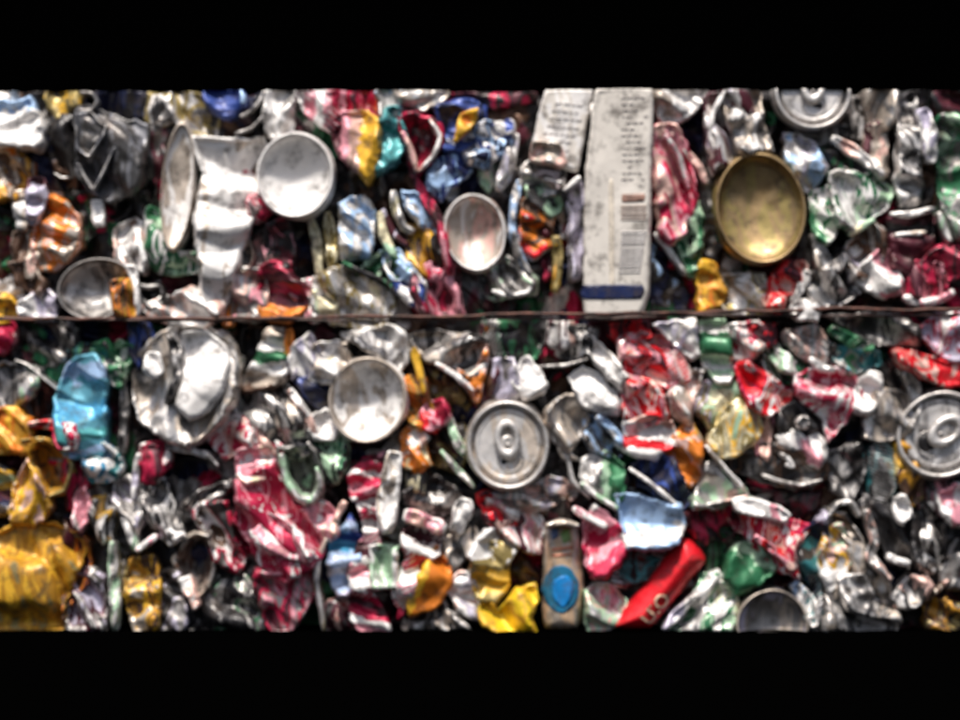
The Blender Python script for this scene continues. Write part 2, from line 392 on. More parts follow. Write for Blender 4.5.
def box_poly(x0, y0, x1, y1): return [(x0,y0),(x1,y0),(x1,y1),(x0,y1)]
def printed(o, hf, which, rng, c, ob=None):
    dark = plain('grey_print', (.50,.47,.46), .5); brown = plain('brown_print', (.30,.17,.13), .45)
    if which == 1:
        # small grey print in rows, leaning with the can
        for r, yy in enumerate((160,155.5,151,146,141.5,137,132)):
            x0 = 45-(160-yy)*.33+rng.uniform(0,2); x1 = x0+rng.uniform(14,20)
            x = x0
            while x < x1:
                w = rng.uniform(1.5, 4.5); decal('print_line', box_poly(x, yy-.5-(x-x0)*.1, x+w, yy+.6-(x-x0)*.1), o, hf, dark, rng); x += w+1.
        pts = [(35,117),(41,119),(49,117),(50,106),(48,105),(46,113),(40,115.5),(36,113)]
        decal('printed_arch', pts, o, hf, plain('pale_rose_print', (.45,.36,.36), .4), rng)
    if which == 2:
        decal('brown_panel', [(88.5,103),(102,103),(101.5,98.5),(88.5,98)], o, hf, brown, rng)
        for k, (a, b) in enumerate(((96,94.6),(93.8,92.6),(91.6,90.2),(89.4,88.4),(87.4,86.6))):
            decal('bar_line', box_poly(87.5, b, 103, a), o, hf, plain('taupe_print', (.34,.26,.22), .45), rng)
        for k in range(13):
            y = 80-k*2.1
            decal('bar_line', box_poly(87.8-k*.15, y-rng.uniform(.8,1.5), 103-k*.3, y), o, hf, dark, rng)
        decal('pale_seam', [(80,110),(83,110),(83.5,40),(80.5,40)], o, hf, plain('warm_print', (.70,.62,.52), .4), rng)
        decal('navy_band', [(64.6,46.5),(100.6,46.5),(99.6,38.2),(64.2,38.0)], o, hf, plain('navy_print', (.002,.010,.065), .35), rng, off=.45)
        for k in range(15):
            yy = 163-k*3.9; x = 88+rng.uniform(-1,1)
            while x < 102:
                w = rng.uniform(1.2,3.4)
                if rng.random() < .6: decal('print_line', box_poly(x, yy-.45, x+w, yy+.45), o, hf, plain('faint_print', (.44,.40,.38), .5), rng)
                x += w+.9
    if which == 3:
        a = np.linspace(0, 2*math.pi, 28)[:-1]
        decal('blue_dot', [(c[0]-1.0+11.2*math.cos(t), -142.5+14.6*math.sin(t)) for t in a], o, hf, plain('dot_teal', (.008,.14,.27), .3), rng, off=.45, jag=1.0)
        decal('dot_centre', [(c[0]-.2+6.6*math.cos(t), -143.5+9.6*math.sin(t)) for t in a], o, hf, plain('dot_blue', (.002,.20,.55), .3), rng, off=.75, jag=1.2)
        decal('blue_mark', [(44,-106),(48,-104),(49,-110),(45,-112)], o, hf, plain('mark_blue', (.12,.18,.34), .4), rng)
        decal('green_mark', [(50,-108),(55,-105),(57,-112),(52,-114)], o, hf, plain('mark_green', (.25,.42,.12), .4), rng)
        decal('salmon_line', [(45,-117),(58,-115.5),(58,-117.5),(45,-119)], o, hf, plain('mark_salmon', (.70,.26,.15), .4), rng)
        decal('salmon_line', [(45,-121),(57,-120),(57,-121.6),(45,-122.6)], o, hf, plain('mark_salmon', (.70,.26,.15), .4), rng)

# name|category|label|form|inks|nearness mm|fold direction|outline on the bale face in mm; some inks paint glints, gloss and shade, some dark pieces paint gaps
DATA = """
crushed_can|can|white crumpled can with a pale blue top in the upper left corner|c u.3|b90:WWWb|3|70|-309.9,162.0 -290.1,159.5 -283.5,162.0 -276.9,150.4 -274.4,138.9 -278.6,132.3 -290.1,134.8 -309.9,133.1
metal_scrap|scrap|plain grey flap above the white and pale blue can|s u-.1|SM|1|10|-309.9,168.6 -292.6,168.6 -291.8,158.7 -300.0,156.2 -309.9,157.0
metal_scrap|scrap|mustard yellow torn flap on the top edge beside dark brown metal|c u.2|YoY|1|40|-271.1,168.6 -253.0,168.6 -253.8,159.5 -262.9,152.9 -270.3,159.5
metal_scrap|scrap|dark brown dull can wall tucked left of the mustard flap|c u-.3|nGn|-6|80|-291.8,168.6 -268.7,168.6 -267.8,153.7 -275.3,147.1 -283.5,158.7
metal_strip|strip|thin grey curled hoop right of the mustard flap|r2.6|SM|5|0|-252.2,156.2 -243.1,156.2 -239.3,162.0 -243.1,166.9 -250.5,167.3
crushed_can|can|midnight navy can end on the top edge above the charcoal can|c u-.2|NNK|0|30|-239.8,168.6 -212.6,168.6 -213.4,153.7 -225.8,149.6 -239.0,157.0
crushed_can|can|large charcoal can folded into flat angular facets|c f24 u.1 a.45|GGHG|4|35|-252.2,154.6 -243.1,157.0 -229.1,150.4 -210.1,146.3 -208.9,136.4 -214.2,109.2 -229.1,100.1 -242.3,106.7 -250.5,117.4
>folded_panel|||s u.25|HG|9|60|-251.0,153.4 -243.1,155.4 -232.0,146.3 -234.8,138.1 -243.1,126.5 -250.5,132.3
>crease_edge|||r1.4|SH|14|0|-251.0,153.7 -250.5,132.3 -243.1,126.5 -234.8,138.9 -232.0,146.3
>crease_edge|||r1.4|SH|12|0|-250.5,122.4 -240.6,105.9 -227.4,132.3
crushed_can|can|narrow black can wall standing left of the angular charcoal can|c u-.1|KGK|1|10|-268.7,151.3 -253.0,152.1 -251.8,117.4 -257.9,105.1 -265.0,110.0 -269.5,130.6
>crease_edge|||r1.4|S|6|0|-265.7,116.6 -261.2,113.8 -256.8,114.1
crushed_can|can|black creased can directly below the angular charcoal can|c u-.3|KKG|-4|0|-238.1,102.6 -210.1,106.7 -209.6,86.1 -217.5,72.9 -229.1,74.5 -235.7,84.4
foil_flake|flake|small white upright flake below the charcoal can|s u.3|W|6|90|-242.3,98.5 -237.0,97.6 -236.0,86.9 -240.6,85.7
crushed_can|can|long cream oval can end seen almost edge on beside the charcoal can|b 10.2 41.2 -4|eWe|8|0|-188.6,108.4
crushed_can|can|grey brown creased can above the long cream oval end|c u.1|MoSG|0|50|-207.6,168.6 -184.5,168.2 -166.4,160.3 -168.0,142.2 -179.6,137.2 -191.1,150.4 -197.7,147.1 -208.4,150.4
metal_scrap|scrap|dark maroon sliver between the charcoal can and the cream oval end|c u-.1|mGm|0|0|-209.6,150.4 -200.2,153.7 -199.7,130.6 -205.1,102.6 -212.6,105.9 -210.1,130.6
crushed_can|can|royal blue can end on the top edge near the white pleated can|c u.2|BBb|2|60|-170.5,168.6 -150.7,168.6 -149.0,158.7 -158.1,152.9 -168.0,157.0
crushed_can|can|blue black crumpled can between the royal blue end and the white round base|c u-.2|NKN|-2|40|-161.4,155.4 -148.2,162.0 -133.4,168.6 -130.1,157.0 -141.6,138.9 -158.1,138.9
metal_strip|strip|silver arc crossing the blue black can at the top|r2.3|SM|5|0|-150.0,152.1 -143.4,155.4 -137.6,162.0 -135.2,168.2
metal_strip|strip|second silver arc just below the first one on the blue black can|r2.0|MS|5|0|-153.3,141.4 -143.4,144.7 -136.0,152.1 -131.9,157.0
crushed_can|can|upright grey white wall above the white round base|c u.1|SWS|2|0|-132.7,168.6 -117.0,168.6 -118.7,153.7 -118.7,143.0 -131.9,140.5 -134.3,153.7
crushed_can|can|tall white pleated can hanging left of the big white round base|c f24 u.3 a.55 z|WWWe|7|84|-179.4,137.5 -158.8,135.6 -136.2,136.9 -136.2,125.0 -140.0,106.2 -145.6,84.4 -151.2,61.2 -157.5,37.5 -173.1,36.2 -174.4,61.2 -177.5,86.2 -171.9,112.5
crushed_can|can|bright green and white crumpled can under the cream oval end|c u.1|gWgl|4|45|-208.4,94.3 -201.0,92.7 -191.1,71.2 -177.1,67.9 -177.9,56.4 -201.0,56.4 -207.6,66.3
crushed_can|can|dark green can edge at the left border below amber metal|c u.1|gKg|1|20|-309.9,98.5 -290.1,99.3 -288.5,84.4 -300.0,81.1 -309.9,82.0
crushed_can|can|amber and rust crumpled can at the left border|c u.2|OenA|3|60|-309.9,133.1 -290.1,131.5 -281.9,120.7 -281.9,105.9 -293.4,100.9 -309.9,101.8
metal_scrap|scrap|white beige lip curling over the dark green edge|s u.3|We|5|70|-293.4,101.8 -285.2,103.4 -281.9,94.3 -284.3,82.8 -288.5,86.1
crushed_can|can|copper orange crumpled can below the black creased cans|c u.2|OeOF|4|60|-275.3,97.6 -264.5,100.9 -253.0,89.4 -252.2,72.9 -262.1,59.7 -275.3,58.0 -279.4,72.9
metal_scrap|scrap|salmon brown strip left of the copper orange can|c u.1|Fen|2|10|-291.8,77.8 -281.9,79.5 -277.7,64.6 -280.2,53.1 -290.1,53.1
metal_scrap|scrap|mauve narrow sliver over the copper orange can|s u.1|um|6|80|-282.7,110.8 -273.6,110.0 -272.8,99.3 -278.6,86.1 -282.2,89.4
crushed_can|can|dark maroon can at the left border under the green edge|c u-.2|mmn|-2|10|-309.9,79.5 -291.8,81.1 -290.1,58.0 -296.7,53.1 -309.9,53.1
crushed_can|can|black green dull can right of the copper orange can|c u-.2|KgG|-3|30|-261.2,104.2 -243.1,104.2 -242.3,86.1 -250.5,74.5 -260.4,86.1
metal_scrap|scrap|white and rose flakes pinched below the black creased can|c f12 u.3|WFMW|3|0|-227.4,81.1 -217.5,86.1 -208.4,82.0 -207.6,66.3 -210.1,56.4 -220.8,56.4 -225.8,66.3
crushed_can|can|big white round can base facing the viewer|b 24.4 27.2 0|WWW|12|0|-114.9,115.0
crushed_can|can|pink and white striped can on the top edge|c u.2|b0:WkWkPk|2|30|-114.5,168.6 -86.5,168.6 -87.3,153.7 -93.1,144.7 -100.5,148.8 -110.4,158.7
crushed_can|can|raspberry red can with a dull sheen on the top edge|c u.1|PmPk|1|20|-87.3,168.6 -61.7,168.6 -62.6,160.3 -67.5,153.7 -84.0,152.9
crushed_can|can|round shouldered can turning from pink to mustard|c u.1|b0:mkFYYo|7|10|-92.3,147.1 -84.0,152.9 -70.8,153.7 -64.2,147.1 -62.6,122.4 -70.8,112.5 -77.4,120.7 -87.3,129.0
crushed_can|can|teal folded can beside the pink and mustard one|c f13 u.1|TTtT|7|70|-64.2,143.8 -57.6,155.4 -51.0,155.4 -47.7,138.9 -51.0,127.3 -62.6,117.4 -65.9,124.0
metal_scrap|scrap|pale blue grey upright wall above the teal fold|c u.1|bSM|3|0|-63.4,168.6 -51.0,168.6 -46.9,157.0 -52.7,150.4 -60.9,153.7
crushed_can|can|beige rounded can end on the top edge above the crimson loop|c u-.1|eSe|4|90|-51.0,168.6 -23.0,168.6 -24.6,162.0 -36.2,157.9 -47.7,160.3
crushed_can|can|dark maroon pointed wall behind the pink striped can|c u-.2|mKm|-6|50|-117.8,157.0 -108.8,157.0 -95.6,143.8 -98.9,140.5 -117.0,143.8
crushed_can|can|crimson folded can forming a loop|h u.1|PmP|8|40|-50.2,150.4 -41.1,153.7 -27.9,147.1 -23.8,138.9 -27.9,127.3 -36.2,116.6 -42.8,117.4 -44.4,130.6
>loop_edge|||r3.6|FkF|14|0|-48.5,142.2 -42.8,130.6 -39.5,116.6
>loop_edge|||r3.0|kWF|14|0|-31.2,149.6 -24.6,138.9 -28.7,127.3 -38.6,116.6
metal_strip|strip|long crimson ribbon running down from the crimson loop|r7.3|PmPk|9|0|-41.1,114.1 -34.5,102.6 -26.3,87.7 -22.1,72.9 -18.0,53.1
crushed_can|can|crimson crumpled wedge standing on the wire|c u.1|PmkP|5|30|-38.8,57.5 -15.6,61.2 -13.8,40.0 -11.2,30.0 -34.4,30.0 -42.5,37.5
crushed_can|can|navy can carrying a yellow leaf shaped print|c u.1|NBN|3|50|-27.9,157.0 -9.8,162.0 1.8,157.0 1.0,145.5 -13.1,130.6 -23.0,133.9 -24.6,150.4
>printed_leaf|||s u.1|YYO|13|40|-12.2,153.7 -0.7,157.0 -2.3,147.1 -13.1,136.4 -16.4,135.6
crushed_can|can|dusty blue rounded can under the navy one|c u.1|BbB|6|70|-32.0,117.4 -19.7,127.3 -8.1,124.9 -7.3,117.4 -19.7,109.2 -23.0,102.6 -31.2,107.5
metal_scrap|scrap|red black thin edge on the top border right of the beige end|c u-.2|mKP|-2|70|-23.0,168.6 31.5,168.6 31.5,163.6 5.1,160.3 -23.0,162.0
crushed_can|can|navy and grey folded can right of the yellow leaf print|c u.1|SNbNS|4|60|-9.8,135.6 -1.5,147.1 16.6,147.1 18.3,135.6 5.1,122.4 -6.5,124.0
crushed_can|can|oval silver can base with a faint pink lining|b 19.5 24.7 8|WeFW|8|0|-3.2,79.5
crushed_can|can|grey dull can under the mustard shoulder|c u-.2|GMG|-1|0|-80.7,117.4 -62.6,119.1 -60.9,105.9 -70.8,99.3 -79.1,99.3
metal_scrap|scrap|pale blue crumpled foil right of the white round base|c f12 u.2|bWSb|4|70|-86.5,96.0 -72.5,100.9 -67.5,86.1 -69.2,66.3 -85.7,64.6
metal_strip|strip|cream leaning strip with a green foot|r5.6|b90:glCCC|7|0|-62.6,92.7 -60.1,77.8 -54.3,66.3 -51.0,58.0
metal_strip|strip|cream bent strip left of the pale blue curved wall|r5.6|CSe|8|0|-54.3,105.9 -52.7,94.3 -47.7,82.8 -41.1,79.5
metal_scrap|scrap|pale blue curved wall beside the crimson ribbon|c u.2|bSb|7|50|-46.9,104.2 -37.8,100.9 -27.9,86.1 -27.9,79.5 -36.2,84.4 -44.4,94.3
crushed_can|can|amber and black crumpled can left of the crimson ribbon|c f14 u.1|AnYK|5|40|-44.4,82.8 -34.5,80.3 -25.4,72.9 -25.4,58.0 -36.2,53.1 -44.4,66.3
metal_strip|strip|upright cream strip under the white round base|r6.6|CeC|5|0|-106.3,89.4 -102.2,74.5 -100.5,53.1
metal_strip|strip|upright olive strip next to the cream one|r7.3|oCo|4|0|-95.6,92.7 -93.1,72.9 -92.3,53.1
metal_strip|strip|plum ribbon left of the pale blue curved wall|r4.9|mum|5|0|-60.9,94.3 -54.3,79.5 -44.4,71.2
crushed_can|can|magenta folded can left of the white round base|c u0|PmP|5|80|-143.4,100.9 -135.2,102.6 -132.7,92.7 -138.5,87.7 -143.4,91.0
crushed_can|can|dark red crumpled can under the white round base|c f14 u.1|PmKk|2|70|-133.5,82.8 -120.3,87.7 -117.0,69.6 -120.3,56.4 -130.2,56.4 -134.3,69.6
crushed_can|can|round brown edged can bottom peeking beside the pleated can|b 6.9 11.5 0|eGe|3|0|-148.4,66.3
crushed_can|can|green and black folded foil above the wire|c f13 u0|KgKl|1|110|-84.0,66.3 -64.2,64.6 -51.0,56.4 -47.7,49.8 -70.8,51.4 -84.0,58.0
metal_scrap|scrap|lime green flake with pale blue tip near the amber crumple|c f12 u.3|lWbg|6|40|-60.9,66.3 -51.0,67.9 -42.8,58.0 -44.4,49.8 -54.3,51.4
metal_scrap|scrap|blue white crumpled wrapper left of the grey printed strip|c f13 u.2|BWSB|3|60|-1.6,143.8 18.1,148.8 19.8,140.5 9.9,132.3 0.0,132.3
metal_strip|strip|pale lavender upright strip left of the grey printed strip|r8.6|uSW|4|0|21.4,142.2 18.1,124.0 11.5,105.9
crushed_can|can|silver green creased can left of the lavender strip|c u.1|SlM|1|30|0.0,131.5 9.9,132.3 14.8,124.0 6.6,107.5 0.0,115.8
printed_strip|strip|grey white flattened can with faint small print left of the tall carton strip|x1|wWw|8|0|41.2,168.9 70.1,168.9 66.8,147.1 61.0,117.4 51.1,119.1 31.3,124.0 34.6,145.5
>creased_end|||c u.2|SeF|13|70|33.0,136.4 49.5,134.8 54.4,122.4 49.5,118.3 31.3,124.0
printed_strip|strip|tall white flattened can with brown panel and navy foot band|x2|www|14|0|72.6,168.9 107.2,168.9 106.9,122.4 105.6,43.2 99.0,26.3 66.0,26.7 64.0,43.2 65.2,114.1 68.5,142.2
crushed_can|can|grey brown dull shoulder under the grey printed strip|c u.1|MSG|4|80|27.2,119.1 33.0,122.4 51.1,117.4 49.5,105.9 39.6,104.2 29.7,110.8
crushed_can|can|crushed can with orange and brown print inside a pale wall|c f13 u.1|nORWu|5|60|27.2,97.6 37.9,100.9 43.7,89.4 42.9,72.9 33.0,64.6 26.4,72.9
metal_strip|strip|pale blue curved wall embracing the orange and brown print|r5.6|SbS|7|0|24.7,112.5 21.4,97.6 19.8,79.5 24.7,64.6 31.3,53.1
crushed_can|can|sage green folded can below the grey printed strip|c u.1|MlG|3|40|30.5,109.2 49.5,105.9 51.1,99.3 44.5,91.0 33.0,99.3
foil_flake|flake|bright white sliver leaning beside the tall white flattened can|r3.3|W|12|0|52.0,105.1 56.9,109.2 62.4,114.1
crushed_can|can|black can with small white glints left of the tall flattened can|c f11 u-.1|KKWK|1|60|44.5,92.7 52.8,102.6 59.4,94.3 57.7,79.5 47.8,79.5
metal_scrap|scrap|grey plum wall squeezed left of the tall flattened can|c u0|MuG|3|0|54.4,104.2 63.5,109.2 64.3,89.4 62.7,53.1 56.1,53.1 56.9,79.5
metal_strip|strip|mustard yellow upright strip above the wire|r6.9|YoA|6|0|47.0,77.8 48.7,63.0 47.0,41.5
metal_scrap|scrap|dark red wall left of the mustard upright strip|c u0|mPm|2|0|39.6,77.8 45.4,77.8 44.5,53.1 39.6,53.1
crushed_can|can|light grey can shoulder at the top right of the tall flattened can|c u-.1|SWe|4|70|110.5,168.6 140.2,168.6 133.6,155.4 122.1,148.8 113.8,152.1
crushed_can|can|rose pink folded can right of the tall flattened can|c f16 u.2|kPkFP|7|20|108.9,143.8 123.7,143.8 130.3,125.7 133.6,102.6 128.7,82.8 120.4,74.5 112.2,79.5 110.5,105.9
metal_strip|strip|pinkish grey ribbon arching over the rose pink can|r3.6|FkS|11|0|115.5,140.5 123.7,127.3 130.3,105.9
metal_strip|strip|silver slanted strip right of the rose pink can|r4.9|SFS|6|0|127.0,132.3 136.9,120.7 141.9,109.2
metal_strip|strip|grey white diagonal strip in the dark below the rose pink can|r3.6|SW|6|0|108.9,79.5 118.8,67.9 128.7,53.1
crushed_can|can|deep green upright wall below the rose pink can|c u.1|glK|4|0|124.6,76.2 135.3,99.3 138.6,86.1 136.9,53.1 130.3,56.4
crushed_can|can|black navy crumple right of the navy foot band|c f14 u-.1|NKGb|0|60|107.2,72.9 122.1,59.7 130.3,39.9 127.0,26.7 108.9,34.9 106.4,53.1
crushed_can|can|mauve and silver pleated can above the gold base|c f15 u.1|uSmG|4|20|140.2,162.0 156.2,168.6 166.6,165.3 169.9,147.1 165.0,129.0 153.4,122.4 145.2,117.4 143.5,138.9
metal_strip|strip|light silver streak down the mauve pleated can|r3.0|W|9|0|152.6,167.8 145.2,153.7 143.5,138.9 146.8,129.0
crushed_can|can|stack of ribbed beige grey metal above the gold base|c f15 u.2|SeMW|6|90|154.5,168.6 173.4,168.6 174.3,152.1 176.7,143.8 181.7,132.3 165.2,129.0 159.4,138.9 155.3,152.1
crushed_can|can|large gold lined can base|b 28.4 35.5 8|qoqq|13|0|174.3,94.3
crushed_can|can|silver can lid with tab cut by the top edge|l 24.7 24.7 0|SSS|8|0|207.3,167.8
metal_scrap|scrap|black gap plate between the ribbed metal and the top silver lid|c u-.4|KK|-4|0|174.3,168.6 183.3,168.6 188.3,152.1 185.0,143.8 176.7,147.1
crushed_can|can|blue white creased foil right of the gold base|c f14 u.2|WuSb|6|40|191.6,140.5 206.4,135.6 214.7,122.4 211.4,114.1 204.8,105.9 194.9,122.4
crushed_can|can|green and white star creased can right of the gold base|c f18 u.2|lWgWS|8|30|219.6,115.8 236.1,114.1 254.3,107.5 252.6,96.0 232.8,82.8 222.9,86.1
metal_strip|strip|silver bent bar above the green star creased can|r7.3|SWF|10|0|218.8,138.9 229.5,132.3 241.1,124.0 251.0,114.1
crushed_can|can|dark green folded wall below the silver bent bar|c u0|gKg|5|30|216.3,130.6 229.5,129.0 242.7,119.1 239.4,114.1 219.6,117.4
crushed_can|can|green leaf printed can with white glints beside the gold base|c f13 u.1|glWgS|7|50|207.3,102.6 219.6,105.9 221.3,84.4 216.3,72.9 209.7,77.8
metal_scrap|scrap|silver U shaped fold below the green cans|r8.9|SMe|8|0|208.9,79.5 214.7,59.7 222.9,58.0 229.5,66.3
metal_strip|strip|white green curved strip below the star creased can|r4.3|WlC|10|0|229.5,77.8 237.8,82.8 246.0,87.7
crushed_can|can|silver grey crumple over the top silver lid edge|c u0|MSG|1|30|229.5,162.0 239.4,162.0 242.7,142.2 236.1,140.5 226.2,147.1
crushed_can|can|light grey tall wall on the top edge right of the silver lid|c u.1|SeM|5|0|241.1,168.6 259.2,168.6 258.4,152.1 254.3,145.5 244.4,147.1
metal_scrap|scrap|rosy brown strip hanging under the light grey tall wall|c u.1|Fem|4|0|242.7,145.5 254.3,145.5 254.3,117.4 249.3,115.8 242.7,132.3
crushed_can|can|grey wrinkled upright can near the right top|c f15 u.1|SMGSW|6|80|261.7,162.0 272.4,165.3 274.1,142.2 275.7,100.9 262.5,97.6 259.2,117.4 261.7,138.9
metal_strip|strip|lavender white long blade right of the wrinkled upright can|r9.9|uWS|8|0|275.7,157.0 279.9,142.2 281.5,122.4
crushed_can|can|dark can behind the lavender white blade|c u-.2|GGK|-3|0|263.4,168.6 284.0,168.6 285.6,105.9 272.4,99.3 269.1,152.1
crushed_can|can|green silver crumpled can on the right border|c f16 u.1|MgGgl|3|70|285.6,148.8 300.0,152.1 308.7,145.5 308.7,72.9 295.5,77.8 288.9,97.6
crushed_can|can|dark maroon can end in the top right corner|c u-.1|mmK|0|60|285.6,168.6 308.7,168.6 308.7,152.1 287.3,153.7
metal_strip|strip|silver ledge bar above the maroon banded can|r4.6|SWM|9|0|255.9,91.0 269.1,91.0 284.0,94.3
crushed_can|can|maroon banded can below the silver ledge bar|c u.1|b90:mmmmKm|4|90|255.9,87.7 282.3,89.4 282.3,79.5 279.0,53.1 259.2,53.1 257.6,72.9
>silver_band|||r3.3|We|9|0|258.4,77.8 278.2,79.5
metal_strip|strip|pale leaning blade right of the maroon banded can|r4.9|SlS|7|0|286.5,92.7 289.8,82.8 293.9,72.9
crushed_can|can|lavender and brown folded can right of the silver U fold|c f15 u.1|uGnS|4|30|229.5,69.6 244.4,84.4 252.6,79.5 251.0,66.3 242.7,53.1 231.2,51.4
crushed_can|can|white pink rounded shoulder right of the silver U fold|c u.35|WWk|8|70|238.8,56.2 250.0,68.8 260.6,61.2 260.6,43.8 251.2,40.0 236.2,50.0
crushed_can|can|small crimson can end curling at the right border above the wire|c u.1|PmPm|7|70|275.7,59.7 287.3,69.6 308.7,69.6 308.7,53.1 288.9,51.4 279.0,49.8
crushed_can|can|tilted open can with a pale round rim above the wire|b 24.7 19.5 10|SMGM|9|0|-239.0,44.5
>orange_wall|||c u.1|AOnA|15|10|-230.7,49.5 -217.5,51.1 -213.4,37.9 -212.6,26.4 -220.8,23.9 -227.4,29.7
>white_wall|||s u.2|W|14|0|-220.8,59.4 -213.4,57.7 -210.1,29.7 -213.4,26.4 -215.9,46.2
metal_scrap|scrap|white lavender crumple left of the tilted open can|c f13 u.3|WuSl|5|60|-286.8,34.6 -275.3,43.7 -267.0,37.9 -267.8,26.4 -285.2,27.2
crushed_can|can|amber yellow can end at the left border above the wire|c u.1|AYn|4|70|-309.9,39.6 -295.1,38.8 -290.1,32.2 -293.4,25.6 -309.9,24.7
metal_scrap|scrap|salmon tan wedge above the lavender crumple|c u.2|Fne|5|30|-293.4,59.4 -281.9,59.4 -272.8,49.5 -276.9,42.1 -286.8,47.8
crushed_can|can|crimson can end at the left border under the wire|c u.1|PPm|5|20|-309.9,23.9 -293.4,22.3 -291.8,11.5 -298.4,5.8 -309.9,5.8
crushed_can|can|dark grey black crumpled can under the tilted open can|c f15 u-.1|GKMK|1|35|-290.1,22.3 -258.8,25.6 -252.2,9.9 -267.0,-1.7 -290.1,-1.7 -291.8,8.2
metal_strip|strip|light grey thin crease across the dark left can|r1.4|S|7|0|-290.1,-0.0 -281.9,-3.3 -270.3,-13.2 -262.1,-19.8
crushed_can|can|grey green creased can at the left border above the orange can|c f16 u.1|MGSl|3|30|-309.9,-4.1 -281.9,-5.0 -275.3,-11.6 -286.8,-26.4 -309.9,-33.0
crushed_can|can|black dull can beside the light blue printed can|c u-.3|KKn|-4|20|-286.8,-11.6 -263.7,-16.5 -265.4,-39.6 -283.5,-38.0
crushed_can|can|light blue and cyan printed can with a red white patch|c f30 u.1|b95:ibiticciibbi|11|80|-256.8,-6.6 -252.2,-0.0 -239.8,1.6 -234.3,-9.9 -235.3,-33.0 -234.0,-46.2 -235.7,-59.4 -256.8,-59.4 -262.9,-46.2 -262.9,-24.8
>red_white_patch|||c u.1|PWPP|20|40|-263.7,-38.0 -250.5,-39.6 -247.5,-49.5 -250.5,-56.1 -261.2,-56.1 -265.0,-47.9
metal_scrap|scrap|teal green folded foil above the light blue printed can|c f13 u0|TgKT|5|60|-255.5,4.9 -245.6,8.2 -234.0,11.5 -230.7,3.3 -237.3,1.6 -250.5,-1.7
metal_scrap|scrap|green and white leaf like wedge right of the light blue can|c f14 u.2|WlgS|5|60|-234.0,1.6 -224.1,9.9 -217.5,6.6 -220.8,-6.6 -224.1,-16.5 -229.1,-13.2
crushed_can|can|navy narrow can end under the wire|c u0|NBK|4|10|-219.2,21.4 -207.6,21.4 -206.0,11.5 -212.6,-5.0 -217.5,3.3
crushed_can|can|large round crushed can disc with white cap and grey loops|c f28 u.15|MSeM|6|30|-210.9,4.9 -194.4,18.1 -174.6,19.8 -158.1,14.8 -150.7,-1.7 -153.2,-23.1 -163.1,-39.6 -181.2,-54.5 -197.7,-46.2 -210.9,-36.3 -215.0,-19.8
>white_cap|||c f30 u.4 a.4|WW|16|50|-186.2,16.5 -171.3,19.0 -158.1,9.9 -154.0,-1.7 -158.1,-19.8 -168.0,-33.0 -179.6,-38.0 -189.5,-28.1 -184.5,-9.9
>grey_loop|||r6.6|GMS|15|0|-194.4,16.5 -187.8,4.9 -187.8,-11.6 -194.4,-28.1
>beige_rim|||r3.6|eSe|14|0|-168.0,19.8 -156.5,11.5 -151.5,-1.7 -153.2,-19.8 -163.1,-38.0 -177.9,-52.8
>white_patch|||s u.2|W|15|30|-207.6,4.9 -199.4,4.9 -196.1,-6.6 -202.7,-13.2 -209.3,-6.6
metal_scrap|scrap|white crumpled wedge under the pleated can above the wire|c f15 u.2|WSFW|6|60|-207.6,34.6 -194.4,37.9 -181.2,42.9 -163.1,39.6 -161.4,28.0 -174.6,21.4 -194.4,23.9 -207.6,28.0
crushed_can|can|black sleeve with grey rim left of the white wedge|h u0|KGS|4|30|-211.7,46.2 -201.0,45.4 -196.1,36.3 -206.0,33.0 -210.9,37.9
crushed_can|can|copper upright wall beside the foot of the pleated can|c u.1|AOn|5|0|-161.4,41.2 -154.8,37.9 -153.2,23.9 -159.8,23.9
metal_scrap|scrap|pink grey folded can right of the copper wall above the wire|c f16 u.1|SFMk|4|60|-154.0,56.1 -135.0,52.8 -135.0,26.4 -153.2,27.2
metal_strip|strip|grey brown upright strip right of the light blue can|r6.6|GMn|3|0|-223.3,-13.2 -222.5,-33.0 -224.1,-59.4
crushed_can|can|black narrow can between the light blue can and the big crushed disc|c u-.3|KnK|-4|0|-232.4,-19.8 -224.1,-14.9 -214.2,-33.0 -217.5,-59.4 -230.7,-52.8
metal_scrap|scrap|magenta torn end under the big crushed disc|c u.1|PWP|5|20|-210.9,-54.5 -201.0,-52.8 -196.1,-59.4 -197.7,-66.0 -210.1,-66.0
crushed_can|can|red and white zigzag folded can under the big crushed disc|c f16 u.1|WPWFP|5|110|-164.7,-39.6 -154.8,-36.3 -143.7,-39.6 -143.7,-54.5 -158.1,-59.4 -168.0,-49.5
crushed_can|can|plum red can with an orange foot above the wire|c f15 u.1|b90:OOmPmP|5|60|-136.0,56.1 -125.3,59.4 -112.1,46.2 -110.4,34.6 -118.7,25.6 -137.6,27.2 -136.8,41.2
crushed_can|can|cream and tan pleated can standing on the wire|c f18 u.1|CeSoW|6|20|-102.2,49.5 -89.0,56.1 -80.7,56.1 -57.6,41.2 -56.0,31.3 -64.2,21.4 -80.7,23.1 -92.3,24.7 -102.2,31.3
metal_strip|strip|long black green wire like fold above the pleated cream can|r3.6|Kg|9|0|-85.7,61.0 -72.5,54.4 -57.6,47.8 -51.0,37.9
metal_strip|strip|pale yellow bump on the cream pleated can|c u.3|CCl|10|40|-102.2,41.2 -93.9,44.5 -89.0,37.9 -92.3,31.3 -100.5,32.2
crushed_can|can|blue and white crumple in front of the crimson wedge|c f13 u.3|bWBc|8|60|-51.0,56.1 -42.8,57.7 -36.2,46.2 -34.5,34.6 -44.4,36.3 -51.0,44.5
crushed_can|can|small green folded end left of the blue and white crumple|c u.1|gKg|5|0|-57.6,59.4 -51.0,57.7 -50.2,46.2 -55.1,42.9
metal_scrap|scrap|silver pink pleats left of the cream pleated can|c f13 u.2|SkMW|4|70|-114.5,47.8 -102.2,49.5 -102.2,26.4 -110.4,28.0 -117.0,41.2
